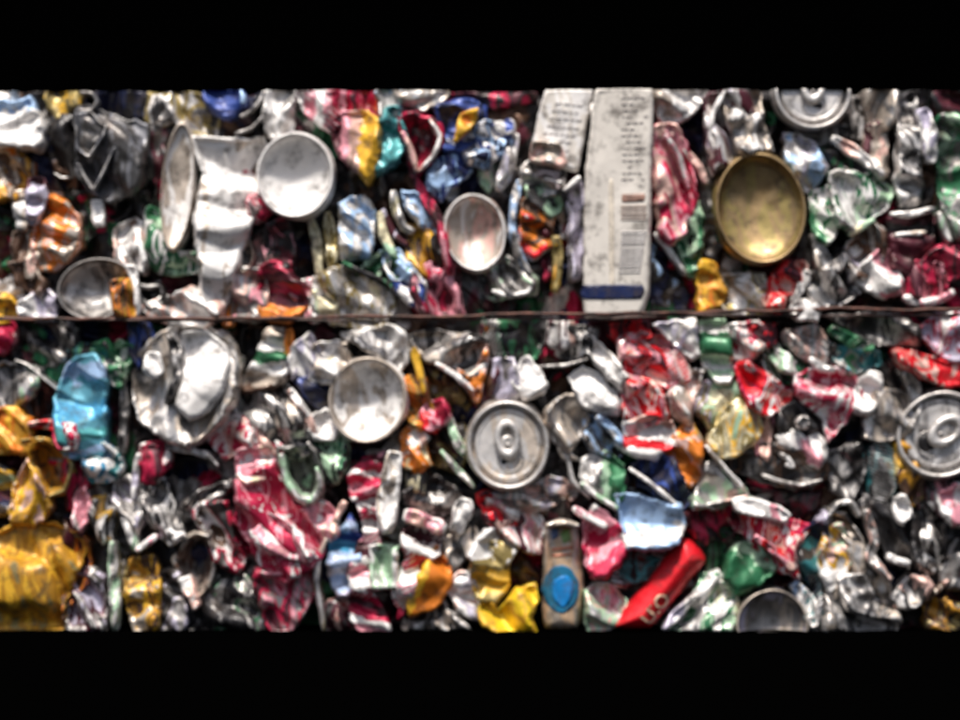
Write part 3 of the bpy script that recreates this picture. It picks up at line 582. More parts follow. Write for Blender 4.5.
crushed_can|can|near black plum can under the oval silver base above the wire|c f15 u-.1|mKGm|1|40|-13.1,56.1 6.2,59.4 16.6,52.8 18.3,28.0 -9.8,28.0 -11.4,41.2
crushed_can|can|silver green crumpled can with a white lower lip above the wire|c f16 u.1|GMlS|4|40|3.3,56.4 18.1,63.0 33.8,51.4 31.3,41.5 9.9,39.9 1.6,46.5
>white_lip|||r3.6|W|10|0|7.4,43.2 18.1,39.9 29.7,42.4 33.8,49.8
crushed_can|can|rounded tan can with green white glint under the wire|c u.1|b90:neWgWe|6|80|-146.7,-11.6 -136.8,6.6 -133.5,18.1 -123.6,18.1 -122.0,4.9 -122.8,-11.6 -133.5,-18.2 -145.1,-18.2
metal_strip|strip|dark orange upright strip beside the tan round can|r5.6|OAn|7|0|-118.7,19.8 -120.3,4.9 -122.0,-11.6
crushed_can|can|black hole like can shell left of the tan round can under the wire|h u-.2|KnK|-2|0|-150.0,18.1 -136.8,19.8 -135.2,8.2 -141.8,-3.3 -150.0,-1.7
metal_scrap|scrap|pale lilac folded foil under the wire left of the cream lump|c f14 u.2|uWS|6|40|-116.2,6.6 -107.1,14.8 -102.2,4.9 -103.8,-8.3 -115.4,-9.9 -117.8,-1.7
crushed_can|can|cream white lump on top of the second white base|c f16 u.2|CWSe|8|60|-103.0,8.2 -85.7,9.9 -84.0,-1.7 -93.9,-13.2 -103.8,-11.6 -105.5,-0.0
crushed_can|can|navy crumple between the lilac foil and the second white base|c f14 u0|NBNK|4|50|-113.7,-9.9 -102.2,-11.6 -92.3,-18.2 -92.3,-29.7 -100.5,-29.7 -110.4,-19.8
crushed_can|can|second large white can base low in the middle left|b 24.7 27.2 -8|WWe|13|0|-70.0,-24.8
crushed_can|can|silver fold arching above the second white base|c f16 u.1|SMWS|5|50|-84.0,16.5 -57.6,19.8 -47.7,14.8 -46.9,1.6 -52.7,-6.6 -64.2,4.9 -80.7,11.5
metal_strip|strip|cream brown strip standing right of the second white base|r4.9|CeY|9|0|-41.9,8.2 -37.8,-6.6 -34.5,-21.5
crushed_can|can|large folded grey can with a copper right side|c f18 u.1|GSMe|5|130|-41.1,14.8 -24.6,16.5 1.8,13.2 3.4,-3.3 -1.5,-9.9 -14.7,-6.6 -27.9,-1.7 -37.8,6.6
>copper_flank|||c u.1|OFOn|9|120|-14.7,-5.0 -4.8,-9.9 3.4,9.9 5.9,4.9 1.8,-18.2 -1.5,-29.7 -8.1,-18.2
>bright_crease|||r4.0|FWF|12|0|-27.9,-1.7 -14.7,-9.9 -3.2,-19.8
crushed_can|can|black olive shell inside the folded grey and copper can|c u-.3|KnoK|0|50|-36.2,3.3 -24.6,-6.6 -8.1,-23.1 -11.4,-34.7 -24.6,-26.4 -32.9,-13.2
crushed_can|can|amber crumpled can right of the second white base|c f14 u.1|nAoOA|5|60|-46.1,-11.6 -34.5,-14.9 -31.2,-29.7 -34.5,-42.9 -42.8,-39.6 -46.9,-26.4
metal_scrap|scrap|small red flap with pink tip right of the amber crumple|c u.2|RkP|7|40|-34.5,-29.7 -24.6,-26.4 -19.7,-34.7 -27.9,-42.9 -36.2,-39.6
metal_scrap|scrap|orange white pinched end below the amber crumple|c f12 u.2|OWF|6|80|-47.7,-46.2 -39.5,-41.3 -34.5,-49.5 -39.5,-56.1 -46.9,-56.1
metal_strip|strip|light green leaning blade near the left of the tabbed lid|r5.6|lWl|6|0|-19.7,-34.7 -16.4,-46.2 -9.8,-59.4
crushed_can|can|big grey dented can body left of the second white base|c f18 u.1|MSGe|6|45|-150.0,-19.8 -133.5,-16.5 -122.0,-16.5 -110.4,-36.3 -107.1,-56.1 -117.0,-59.4 -133.5,-46.2 -150.0,-36.3
>bright_edge|||r5.6|FWS|12|0|-118.7,-18.2 -108.8,-33.0 -102.2,-46.2
metal_scrap|scrap|white faceted flake under the second white base|c u.4|WW|8|30|-106.3,-38.0 -97.2,-33.0 -89.0,-41.3 -92.3,-47.9 -102.2,-47.9
crushed_can|can|bright green crumple under the second white base|c f12 u.1|gKlg|7|50|-103.0,-51.2 -93.9,-47.9 -84.0,-49.5 -84.0,-62.7 -89.0,-75.9 -97.2,-74.3 -100.5,-64.4
metal_strip|strip|crimson and white diagonal fold left of the big grey dented can|r9.9|FWPF|7|0|-150.0,-38.0 -136.8,-49.5 -122.0,-57.8
crushed_can|can|black green flattened can under the wire left of centre|c f16 u-.1|GKgK|2|80|3.3,24.7 24.7,23.9 37.9,13.2 33.0,1.6 14.8,1.6 6.6,9.9
metal_scrap|scrap|orange brown sliver at the right of the copper flank|c u0|Onm|2|0|0.0,19.8 6.6,13.2 9.9,-6.6 6.6,-26.4 0.0,-29.7
crushed_can|can|white bright facet above the tabbed lid|c f22 u.35|WWS|9|0|26.4,-1.7 30.5,-0.0 39.6,-13.2 37.1,-19.8 28.0,-22.3 21.4,-13.2
metal_scrap|scrap|grey blue wall left of the white bright facet|c u0|MuS|6|0|9.9,-1.7 21.4,-1.7 24.7,-19.8 14.8,-26.4 8.2,-18.2
metal_scrap|scrap|white pink pinch under the wire left of the silver crumple|c f12 u.2|FWmS|5|10|44.5,21.4 56.1,22.3 57.7,11.5 49.5,6.6 44.5,11.5
crushed_can|can|grey crumpled can below the foot of the tall flattened can|c f14 u0|MGSK|3|50|54.4,19.8 72.6,19.8 70.9,9.9 59.4,1.6 49.5,4.9
metal_scrap|scrap|bright white folded peak left of the red white creased can|c f18 u.3|WWS|10|60|67.6,14.8 74.2,9.9 85.8,-3.3 89.9,-9.9 87.4,-18.2 77.5,-6.6 69.3,3.3
metal_strip|strip|grey slim bar pointing at the bright white folded peak|r2.3|MS|8|0|36.3,-4.1 52.8,-3.3 67.6,0.8
crushed_can|can|white angular facet can right of the black hollow|c f24 u.3|WSWW|8|45|56.9,-11.6 66.0,-6.6 72.6,-9.9 82.5,-19.8 85.8,-31.4 77.5,-33.0 66.0,-26.4
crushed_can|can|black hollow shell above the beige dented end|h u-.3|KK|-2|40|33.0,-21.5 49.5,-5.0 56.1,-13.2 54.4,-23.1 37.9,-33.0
crushed_can|can|beige dented can end right of the tabbed lid|c f24 u.15|eSeM|7|30|41.2,-33.0 54.4,-23.1 64.3,-26.4 66.0,-39.6 57.7,-54.5 61.0,-59.4 52.8,-59.4 46.2,-46.2
crushed_can|can|black and blue crumpled can below the white angular facets|c f15 u0|KMbKG|3|40|66.0,-36.3 82.5,-33.0 87.4,-46.2 89.1,-59.4 69.3,-56.1
metal_strip|strip|pale white blue blade over the black and blue crumple|r5.6|WbW|9|0|72.6,-34.7 82.5,-42.9 89.1,-52.8
crushed_can|can|red and pink star creased can right of the bright white peak|c f18 u.15|kRmkFR|8|50|87.4,11.5 99.0,14.8 113.8,13.2 128.7,-5.0 127.0,-13.2 115.5,-16.5 105.6,-11.6 92.4,-26.4 89.9,-6.6
crushed_can|can|red and white glossy folded can under the star creased can|c f20 u.15|FRWRk|9|80|90.7,-16.5 102.3,-13.2 112.2,-19.8 115.5,-34.7 105.6,-39.6 90.7,-34.7
crushed_can|can|rounded white and red striped shoulder above the navy can|c f24 u.2|b80:uWRWWFR|10|80|91.6,-39.6 105.6,-36.3 118.8,-39.6 120.4,-52.8 107.2,-59.4 94.0,-57.8
metal_scrap|scrap|dark red crumple above the red and pink star creases|c u0|mRmK|3|60|82.5,23.1 102.3,23.9 105.6,14.8 89.1,11.5 82.5,16.5
crushed_can|can|white dotted wall under the wire right of the star creased can|c f16 u.2|WSuW|6|40|110.5,21.4 132.0,23.1 135.3,6.6 130.3,1.6 118.8,13.2
metal_scrap|scrap|black wedge between the dotted wall and the star creased can|c u-.2|KK|-2|40|107.2,18.1 118.8,11.5 136.9,-1.7 130.3,-6.6 115.5,4.9
crushed_can|can|white tan fold pointing up right of the red white shoulder|c f18 u.3|WeFW|7|40|118.8,-21.5 132.0,-8.3 138.6,-9.9 132.0,-26.4 130.3,-38.0 122.1,-33.0
crushed_can|can|orange glossy lump right of the red white shoulder|c f20 u.1|OOFA|9|70|122.1,-47.9 128.7,-42.9 136.9,-52.8 136.9,-71.0 130.3,-77.6 122.1,-72.6 120.4,-59.4
metal_strip|strip|tan blade leaning above the orange glossy lump|r6.6|eAF|6|0|127.0,-33.0 132.0,-42.9 140.2,-56.1
crushed_can|can|green capped white can under the wire|c f20 u.2|b90:WlWlgggWl|7|80|139.4,21.4 153.4,22.3 155.1,3.3 155.9,-13.2 146.8,-11.6 140.2,1.6
crushed_can|can|mauve and olive folded can below the green capped white can|c f16 u0|muolC|5|20|140.2,-14.9 151.8,-16.5 156.2,-11.6 163.3,-19.8 158.4,-39.6 145.2,-42.9 136.9,-29.7
crushed_can|can|yellow green dented can body under the mauve folds|c f24 u.1|CoCYl|9|50|150.3,-36.3 160.2,-26.4 171.8,-34.7 173.4,-46.2 160.2,-57.8 148.7,-59.4 143.8,-49.5
crushed_can|can|orange and tan can end on the wire at the left foot of the gold base|c f15 u.1|OAYO|5|60|137.2,59.4 147.0,57.7 152.0,42.9 148.7,34.6 137.2,31.3
crushed_can|can|grey gold foil crumple below the gold base on the wire|c f16 u.1|CMoSe|4|50|153.6,51.1 176.7,52.8 180.0,29.7 153.6,29.7
crushed_can|can|bright red folded can right below the gold base|c f20 u.2|RRFRm|8|50|182.5,49.5 189.9,59.4 203.1,59.4 203.1,47.8 191.6,41.2 188.3,31.3 180.0,34.6
metal_strip|strip|silver slanted wall right of the bright red fold|r6.6|SWM|8|0|204.8,56.1 199.8,44.5 194.9,34.6
crushed_can|can|grey brown arched can above the wire right of the red fold|c f20 u0|MGSG|4|30|206.4,52.8 221.3,59.4 236.1,56.1 236.1,42.9 222.9,34.6 208.1,37.9
crushed_can|can|dark brown hollow under the white pink shoulder|c u-.3|nKn|0|70|232.8,44.5 246.0,46.2 262.5,41.2 259.2,33.0 232.8,33.0
crushed_can|can|maroon cylinder foot with pink gloss above the wire at right|c f20 u.1|mPmkm|6|0|261.7,59.4 285.6,59.4 290.6,44.5 275.7,37.9 262.5,42.9
metal_strip|strip|white pink curled lip under the maroon foot|r5.6|WkW|11|0|262.5,39.6 275.7,35.5 287.3,37.9 295.5,42.9
crushed_can|can|white and red scribble printed can at the right border|c f22 u.2|WWPuPW|8|40|275.7,18.1 287.3,26.4 308.7,28.0 308.7,-0.0 292.2,1.6 284.0,8.2
crushed_can|can|glossy red curved can at the right border under the scribble print|c f40 u.15|RRFR|9|95|260.9,4.9 272.4,4.9 285.6,-1.7 308.7,-1.7 308.7,-16.5 285.6,-13.2 272.4,-8.3 262.5,-1.7
crushed_can|can|black crumple beneath the glossy red curved can|c u-.2|mKK|-2|60|275.7,-11.6 308.7,-16.5 308.7,-28.1 279.0,-23.1
crushed_can|can|black and grey flattened can lying under the wire at right|c f18 u-.1|KGMK|3|110|219.6,28.0 259.2,28.0 274.1,19.8 272.4,9.9 249.3,11.5 226.2,21.4
metal_strip|strip|dark green long leaf fold under the wire|r8.9|ggM|7|0|218.0,19.8 232.8,11.5 246.0,6.6
crushed_can|can|grey teal crumple beneath the dark green leaf fold|c f15 u0|GTMg|3|40|222.9,9.9 246.0,4.9 249.3,-3.3 232.8,-6.6 222.9,-0.0
crushed_can|can|rose grey facets under the wire right of the red zigzag|c f18 u.1|MFSG|6|50|191.6,16.5 209.7,19.8 221.3,4.9 222.9,-1.7 206.4,-0.0 193.2,8.2
foil_flake|flake|white rounded tab resting on the wire|c u.2|WS|15|70|194.9,32.2 201.5,35.5 209.7,32.2 208.1,26.4 198.2,26.4
metal_scrap|scrap|white leaf flake in dark green surround|c u.3|WlW|8|40|182.5,0.8 188.3,4.9 199.8,-3.3 198.2,-8.3 188.3,-5.0
crushed_can|can|dark green shell around the white leaf flake|c u-.1|KgK|2|40|179.2,3.3 186.6,9.9 201.5,-3.3 203.1,-11.6 191.6,-13.2 180.0,-6.6
metal_strip|strip|white diagonal blade below the rose grey facets|r5.3|WSW|11|0|204.8,1.6 213.0,-5.0 221.3,-6.6
crushed_can|can|red zigzag can with white chips left of the brown tab can|c f17 u.15|RFRWPR|8|60|160.2,-6.6 168.5,-1.7 180.0,-11.6 193.2,-19.8 188.3,-28.1 178.4,-33.0 168.5,-26.4
crushed_can|can|pale pink white facets under the wire beside the green cap|c f17 u.2|WFWPS|6|60|155.3,19.8 173.4,23.1 180.0,13.2 170.1,1.6 158.6,3.3
metal_scrap|scrap|small red chip under the wire right of the pale pink facets|c u.1|RmR|6|40|171.8,19.8 183.3,21.4 183.3,11.5 175.1,9.9
metal_scrap|scrap|faded rose wall right of the yellow green dented can|c f15 u.1|FkmF|5|10|173.4,-33.0 183.3,-33.0 180.0,-59.4 173.4,-56.1 171.8,-42.9
crushed_can|can|pink white crumpled can with magenta patches in the middle right|c f15 u.2|WkPWkP|9|60|198.2,-11.6 209.7,-6.6 221.3,-6.6 232.8,-11.6 236.1,-23.1 226.2,-38.0 216.3,-49.5 213.0,-33.0 199.8,-23.1
crushed_can|can|black can carrying a round grey rivet|c f20 u0|GKG|6|30|187.5,-33.0 196.5,-28.1 208.1,-33.0 209.7,-42.9 199.8,-47.9 188.3,-42.9
>rivet|||c u0|SMn|15|0|195.7,-38.0 198.2,-34.7 202.3,-34.3 205.1,-37.1 205.1,-40.4 202.3,-43.3 198.2,-43.3 195.9,-40.9
foil_flake|flake|white fold under the round grey rivet|c u.3|W|9|60|187.5,-48.7 193.2,-45.4 201.5,-49.5 198.2,-54.5 189.9,-52.8
foil_flake|flake|pale pink drip shaped flake below the rivet can|c u.3|WkW|9|20|203.1,-51.2 211.4,-48.7 214.7,-56.1 211.4,-66.0 204.8,-59.4
metal_scrap|scrap|bright white upright facet in the middle of the right half|c f22 u.35|WWW|10|30|236.1,-19.8 242.7,-8.3 249.3,-11.6 247.7,-23.1 241.1,-33.0 232.8,-29.7
crushed_can|can|beige dented bowl with small face like dimples|c f18 u.1|eSMeS|8|40|246.0,-23.1 252.6,-19.8 265.8,-23.1 269.1,-33.0 264.2,-46.2 249.3,-49.5 241.1,-46.2 242.7,-33.0
metal_strip|strip|grey curved wall along the right of the dimpled bowl|r8.2|SMS|6|0|265.8,-6.6 271.6,-16.5 271.6,-33.0 265.8,-46.2
crushed_can|can|black shell above the dimpled bowl|c u-.3|KKg|-1|40|246.0,-6.6 259.2,-0.0 265.8,-16.5 259.2,-21.5 249.3,-18.2
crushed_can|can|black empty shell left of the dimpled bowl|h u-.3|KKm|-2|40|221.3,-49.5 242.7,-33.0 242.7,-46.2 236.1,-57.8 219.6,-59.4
crushed_can|can|grey can lid with tab at the right border|l 27.2 29.4 -55|SMS|9|0|287.3,-46.2
metal_scrap|scrap|ochre wall left of the bordered grey lid|c u.1|AYo|5|30|260.9,-52.8 270.8,-47.9 275.7,-59.4 274.1,-69.3 262.5,-71.0
crushed_can|can|round silver lid with raised tab near the picture centre|l 26.1 28.4 5|SeS|14|0|17.3,-52.8
crushed_can|can|large golden yellow crumpled can in the bottom left corner|c f20 u.1 z|oAAYAAo|9|20|-309.9,-115.8 -295.1,-107.6 -285.2,-102.6 -267.0,-104.3 -250.5,-112.5 -248.9,-122.4 -255.5,-135.6 -260.4,-152.1 -261.2,-167.0 -291.8,-167.0 -309.9,-168.6
crushed_can|can|amber loop folded can above the golden yellow one|h u.1|nAoA|8|30|-280.0,-53.8 -268.8,-50.0 -258.8,-57.5 -255.0,-68.8 -260.0,-81.2 -270.0,-83.8 -278.8,-73.8
metal_strip|strip|shiny amber hoop around the amber loop fold|r2.5|oAo|12|0|-286.2,-50.0 -272.5,-48.8 -260.0,-55.0 -253.8,-66.2 -258.8,-81.2 -268.8,-85.0
crushed_can|can|bright orange crumpled can at the left border above the golden one|c f15 u.2|OYOA|8|60|-309.4,-34.4 -293.8,-31.2 -282.5,-37.5 -278.8,-53.8 -287.5,-57.5 -309.4,-56.2
crushed_can|can|tan yellow wedge rising left of the amber loop|c f15 u.15|eAYFA|10|10|-281.9,-63.0 -275.3,-74.6 -268.7,-91.1 -278.6,-101.0 -291.8,-97.7 -288.5,-79.5
crushed_can|can|lemon and purple striped end at the left border|c f14 u.1|b90:oSNmYlYK|6|90|-309.9,-66.3 -295.1,-69.6 -291.8,-79.5 -293.4,-92.7 -309.9,-97.7
crushed_can|can|crimson narrow can right of the amber loop|c u0|PmPm|5|0|-258.8,-56.4 -248.9,-58.1 -245.6,-71.3 -248.9,-86.1 -257.1,-91.1 -258.8,-72.9
metal_strip|strip|red curved lip above the amber loop|r5.6|RFR|13|0|-281.2,-40.6 -268.8,-40.0 -257.5,-47.5 -251.9,-57.5
foil_flake|flake|bright pink white drop below the crimson narrow can|c u.25|kWk|9|0|-252.2,-84.5 -247.2,-81.2 -244.7,-92.7 -248.9,-105.9 -253.0,-96.0
crushed_can|can|bottom of the light blue can bent to a white tip|c f16 u.1|bcWT|9|60|-246.4,-56.4 -234.0,-53.1 -225.8,-63.0 -229.1,-72.9 -240.6,-74.6 -245.6,-66.3
crushed_can|can|dark rust shadowed wall right of the golden yellow can|c f14 u0|mnOm|2|30|-260.4,-102.6 -245.6,-115.8 -247.2,-138.9 -257.1,-152.1 -260.4,-167.0 -260.4,-138.9
crushed_can|can|lavender grey crumpled foil along the bottom left edge|c f13 u.1|uGSmu|4|60|-250.5,-130.7 -237.3,-135.6 -234.0,-167.0 -257.1,-167.0 -255.5,-150.5
crushed_can|can|cream yellow narrow crumple below the light blue tip|c f13 u.1|CYGWC|6|0|-242.3,-89.4 -234.0,-86.1 -229.1,-94.4 -230.7,-109.2 -235.7,-112.5 -241.4,-101.0
metal_strip|strip|white long blade crossing the cream yellow crumple|r5.9|WlW|10|0|-222.5,-97.7 -217.5,-109.2 -214.2,-119.1
metal_strip|strip|grey white upright wall running to the bottom edge|r6.6|SlWS|8|0|-229.1,-112.5 -229.1,-132.3 -227.4,-152.1 -227.4,-168.6
metal_strip|strip|silver tall rail beside the magenta upright can|r4.9|SWu|9|0|-212.6,-58.1 -215.0,-72.9 -215.9,-87.8
metal_scrap|scrap|lilac grey folded wall left of the silver tall rail|c f14 u.1|uMSu|6|20|-227.4,-77.9 -217.5,-74.6 -212.6,-91.1 -214.2,-107.6 -222.5,-99.3 -227.4,-87.8
crushed_can|can|magenta upright can under the big crushed disc|c f22 u0|PPmP|7|10|-210.1,-56.4 -199.4,-54.8 -196.1,-66.3 -202.7,-74.6 -209.3,-74.6
crushed_can|can|slate grey can below the magenta upright can|c f16 u.1|MGWM|4|40|-210.9,-77.9 -197.7,-76.2 -194.4,-91.1 -184.5,-107.6 -194.4,-114.2 -201.0,-105.9 -209.3,-94.4
metal_strip|strip|short pink white crossing strip below the slate grey can|r4.6|WkF|11|0|-214.2,-119.1 -207.6,-114.2 -201.0,-109.2
crushed_can|can|plum black shell right of the short pink white strip|c u-.3|KNK|-2|0|-204.3,-114.2 -187.8,-112.5 -191.1,-132.3 -201.0,-145.5 -206.0,-132.3
crushed_can|can|bronze creased can ending on the bottom edge|c f14 u.1|oAnYe|6|80|-217.5,-127.4 -204.3,-124.1 -201.0,-142.2 -201.0,-168.6 -215.9,-168.6 -220.8,-145.5
metal_scrap|scrap|blue grey speckled foil right of the bronze can|c f12 u.1|MuGK|3|50|-201.0,-135.6 -189.5,-132.3 -184.5,-152.1 -186.2,-168.6 -199.4,-168.6
metal_strip|strip|curved silver rail above the black hollow left of the crimson cans|r4.3|SMW|9|0|-194.4,-54.8 -181.2,-56.4 -169.7,-59.7 -163.1,-66.3
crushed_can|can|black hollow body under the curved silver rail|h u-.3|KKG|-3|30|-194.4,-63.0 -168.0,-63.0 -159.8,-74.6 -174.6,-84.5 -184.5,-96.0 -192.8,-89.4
metal_strip|strip|grey diagonal scraps below the curved silver rail|c f12 u.1|SGMS|5|130|-184.5,-91.1 -174.6,-82.8 -158.1,-76.2 -156.5,-81.2 -169.7,-87.8 -177.9,-94.4
crushed_can|can|grey green oval can shell with a brown edge|h u0|nMeG|5|30|-189.5,-125.7 -181.2,-110.9 -169.7,-109.2 -166.4,-125.7 -169.7,-142.2 -177.9,-148.8 -186.2,-140.6
crushed_can|can|dark speckled can with magenta bits left of the crimson cans|c f14 u0|mGPWn|5|40|-177.9,-97.7 -171.3,-89.4 -158.1,-91.1 -156.5,-107.6 -148.2,-122.4 -151.5,-132.3 -164.7,-125.7 -169.7,-109.2
crushed_can|can|dark silver foil crumple along the bottom edge left of the crimson cans|c f13 u.1|GKKMg|4|50|-184.5,-150.5 -171.3,-145.5 -151.5,-135.6 -141.6,-142.2 -135.0,-168.6 -179.6,-168.6
foil_flake|flake|small white glint on the edge of the oval shell|c u.3|WF|10|20|-186.2,-138.9 -181.2,-137.3 -176.3,-150.5 -179.6,-153.8
crushed_can|can|large crimson and pink crumpled can|c f20 u.15|PPkPPWP|11|40|-150.0,-77.9 -140.1,-71.3 -128.6,-68.0 -122.0,-77.9 -117.0,-91.1 -100.5,-96.0 -97.2,-109.2 -100.5,-122.4 -110.4,-130.7 -120.3,-135.6 -133.5,-130.7 -141.8,-112.5 -150.0,-101.0
crushed_can|can|lower crimson can with silver stains touching the bottom edge|c f18 u.1|PkMPm|8|60|-138.5,-130.7 -120.3,-134.0 -108.8,-130.7 -105.5,-145.5 -112.1,-160.4 -120.3,-168.6 -130.2,-168.6 -136.8,-148.8
metal_strip|strip|pale pink bright wedge on the large crimson can|c f20 u.3|kWkF|18|40|-140.1,-107.6 -128.6,-97.7 -117.0,-104.3 -105.5,-119.1 -110.4,-124.1 -123.6,-119.1 -133.5,-119.1
crushed_can|can|cream pink crumple at the top left of the crimson cans|c f15 u.25|CFWk|9|60|-150.0,-58.1 -136.8,-56.4 -130.2,-63.0 -131.9,-71.3 -143.4,-76.2 -150.0,-71.3
crushed_can|can|U shaped grey can mouth hanging above the crimson cans|h u.1|GMG|10|0|-125.3,-56.4 -105.5,-53.1 -98.9,-71.3 -100.5,-84.5 -108.8,-89.4 -117.0,-82.8 -123.6,-68.0
>mouth_rim|||r4.3|SlS|17|0|-123.6,-58.1 -120.3,-74.6 -112.1,-86.1 -103.8,-86.9 -98.9,-77.9 -101.3,-66.3
metal_scrap|scrap|pink salmon flap right of the grey can mouth|c u.3|FkW|9|40|-109.6,-94.4 -98.9,-89.4 -92.3,-96.0 -89.0,-105.9 -93.9,-110.9 -98.9,-107.6
metal_strip|strip|salmon narrow strip leaning over the pale blue panel|r4.9|FeF|10|0|-84.0,-87.8 -89.0,-97.7 -93.9,-110.9
metal_strip|strip|thin beige hoop wall right of the large crimson can|r3.6|eSo|12|0|-95.6,-110.9 -100.5,-122.4 -102.2,-138.9 -98.9,-155.4 -97.2,-168.6
crushed_can|can|pale blue panel can with a dark blue neck|c f24 u.1|b90:ubbWbbcBbB|7|90|-80.7,-99.3 -75.8,-112.5 -74.1,-115.8 -80.7,-145.5 -89.0,-145.5 -93.1,-130.7 -92.3,-114.2
crushed_can|can|stacked pink and crimson pleated can beside the white pillar|c f12 u.1 a1.2|b80:PWPkPWPmk|9|90|-79.9,-72.9 -72.5,-64.7 -60.9,-59.7 -62.6,-79.5 -64.2,-92.7 -77.4,-86.1
crushed_can|can|rose grey pleated wall left of the white square|c f11 u.1 a1.2|b80:PWkWmkWPW|9|85|-77.4,-89.4 -65.9,-94.4 -64.2,-115.8 -67.5,-132.3 -65.9,-145.5 -79.1,-143.9 -80.7,-124.1 -72.5,-112.5
metal_strip|strip|white tapering pillar coming to a point at the top|r13.2|WWeW|18|0|-52.7,-56.4 -55.1,-72.9 -57.6,-89.4 -57.6,-107.6
metal_scrap|scrap|small white square panel under the white pillar|c f30 u.15|WWl|14|0|-66.9,-118.1 -52.5,-118.1 -52.5,-139.4 -66.2,-139.4
metal_strip|strip|white pink swooping fold right of the white pillar|r9.2|WkFW|12|0|-47.7,-96.0 -36.2,-99.3 -21.3,-105.9
crushed_can|can|pink ruffled can right of the white square|c f12 u.15 a1.2|b70:PWkWPWmW|10|60|-49.4,-109.2 -37.8,-105.9 -24.6,-110.9 -27.9,-122.4 -36.2,-132.3 -39.5,-145.5 -49.4,-158.7 -52.7,-142.2 -44.4,-125.7
crushed_can|can|orange rounded wedge can|c f50 u.1|b160:OOOYO|12|60|-44.4,-152.1 -36.2,-135.6 -27.9,-119.1 -19.7,-130.7 -20.5,-140.6 -27.9,-152.1 -41.1,-157.9
crushed_can|can|red pink can with a pale tip on the bottom edge|c f13 u.15|b75:PkWPmPW|8|60|-79.1,-147.2 -67.5,-145.5 -60.9,-158.7 -57.6,-168.6 -74.1,-168.6 -79.1,-160.4
crushed_can|can|dull red crumple on the bottom edge left of the pale tipped can|c f14 u.1|RGmFR|5|60|-95.6,-153.8 -84.0,-148.8 -79.1,-168.6 -96.4,-168.6
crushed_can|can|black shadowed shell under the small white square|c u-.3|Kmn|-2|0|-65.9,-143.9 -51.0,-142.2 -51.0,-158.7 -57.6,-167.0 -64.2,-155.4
crushed_can|can|white and grey ringed scrap on the bottom edge|c f13 u.15|WSGeW|6|50|-44.4,-158.7 -24.6,-152.1 -18.0,-158.7 -8.1,-167.0 -44.4,-168.6
crushed_can|can|orange cream lump above the dark gap near the centre|c f15 u.2|FOCY|7|40|-46.9,-56.4 -36.2,-54.8 -32.9,-64.7 -39.5,-69.6 -46.1,-64.7
metal_scrap|scrap|olive flecked crumple below the orange cream lump|c f12 u.1|oCGK|5|30|-46.1,-68.0 -36.2,-69.6 -34.5,-81.2 -44.4,-79.5
crushed_can|can|black can with fine silver creases right of the white pillar|c f16 u-.1|KGMKK|2|100|-47.7,-81.2 -27.9,-74.6 -14.7,-82.8 -14.7,-92.7 -24.6,-96.0 -44.4,-91.1
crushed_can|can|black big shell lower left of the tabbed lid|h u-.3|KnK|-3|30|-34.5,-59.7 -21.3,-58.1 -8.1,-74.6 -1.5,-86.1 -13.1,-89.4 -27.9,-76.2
metal_strip|strip|green white slanted edge along the lower left of the tabbed lid|r4.0|lSl|9|0|-24.6,-56.4 -14.7,-68.0 -3.2,-79.5
metal_strip|strip|white leaning slab below the tabbed lid|r12.5|WSW|10|0|-8.1,-86.1 -11.4,-96.0 -15.5,-107.6
metal_scrap|scrap|grey brown creased wall right of the orange wedge|c f15 u.05|MGeM|5|130|-21.3,-114.2 -4.8,-105.9 -1.5,-114.2 -13.1,-127.4 -18.0,-132.3
crushed_can|can|white rose crumple right of the orange wedge|c f15 u.2|WFWuS|6|60|-19.7,-138.9 -8.1,-134.0 -1.5,-145.5 -1.5,-162.0 -14.7,-152.1
crushed_can|can|yellow green can end with white top left of the yellow flower|c f24 u.1|b90:oYYoWWW|8|90|-5.6,-122.4 3.4,-107.6 15.0,-109.2 16.6,-138.9 10.0,-148.8 -1.5,-147.2
crushed_can|can|white fold wedge with rose shading at the lower left of the lid|c f16 u.2|WFkWm|7|50|4.9,-87.8 16.5,-89.4 33.0,-96.0 37.9,-102.6 36.3,-119.1 24.7,-115.8 9.9,-102.6
crushed_can|can|red maroon creased sliver under the tabbed lid|c f14 u.05|RmFmR|6|120|0.0,-86.1 6.6,-84.5 21.4,-99.3 23.1,-112.5 13.2,-109.2 3.3,-97.7
crushed_can|can|lilac grey crushed ledge under the tabbed lid|c f15 u.15|uSFMS|7|70|9.9,-82.8 29.7,-79.5 42.9,-74.6 57.7,-77.9 57.7,-86.1 39.6,-91.1 19.8,-92.7
crushed_can|can|yellow flower shaped folded can on the bottom edge|c f24 u.15|yyYy|12|20|3.3,-152.1 6.6,-147.2 14.8,-155.4 21.4,-143.9 32.2,-142.2 33.8,-152.1 29.7,-160.4 33.8,-167.8 18.1,-168.6 6.6,-167.0 1.6,-160.4
crushed_can|can|dark brown cavity shell above the yellow flower|c u-.2|mnK|0|60|14.8,-127.4 26.4,-122.4 34.6,-135.6 31.3,-142.2 19.8,-143.9 13.2,-137.3
metal_scrap|scrap|white olive dab above the dark brown cavity|c f14 u.2|WoW|8|50|0.0,-115.8 9.9,-114.2 21.4,-119.1 13.2,-127.4 0.0,-125.7
crushed_can|can|tan can with a big round blue dot|x3|vev|12|0|40.4,-103.4 61.0,-101.8 63.5,-122.4 65.2,-143.9 61.0,-167.8 40.4,-167.8 38.8,-145.5 39.6,-124.1
>can_shoulder|||r3.6|SeS|20|0|40.4,-102.6 51.1,-100.6 61.4,-102.6
crushed_can|can|black sleeve behind the top of the blue dot can|c u-.3|nKm|2|0|39.6,-89.4 56.1,-86.9 66.0,-99.3 64.3,-104.3 41.2,-102.6
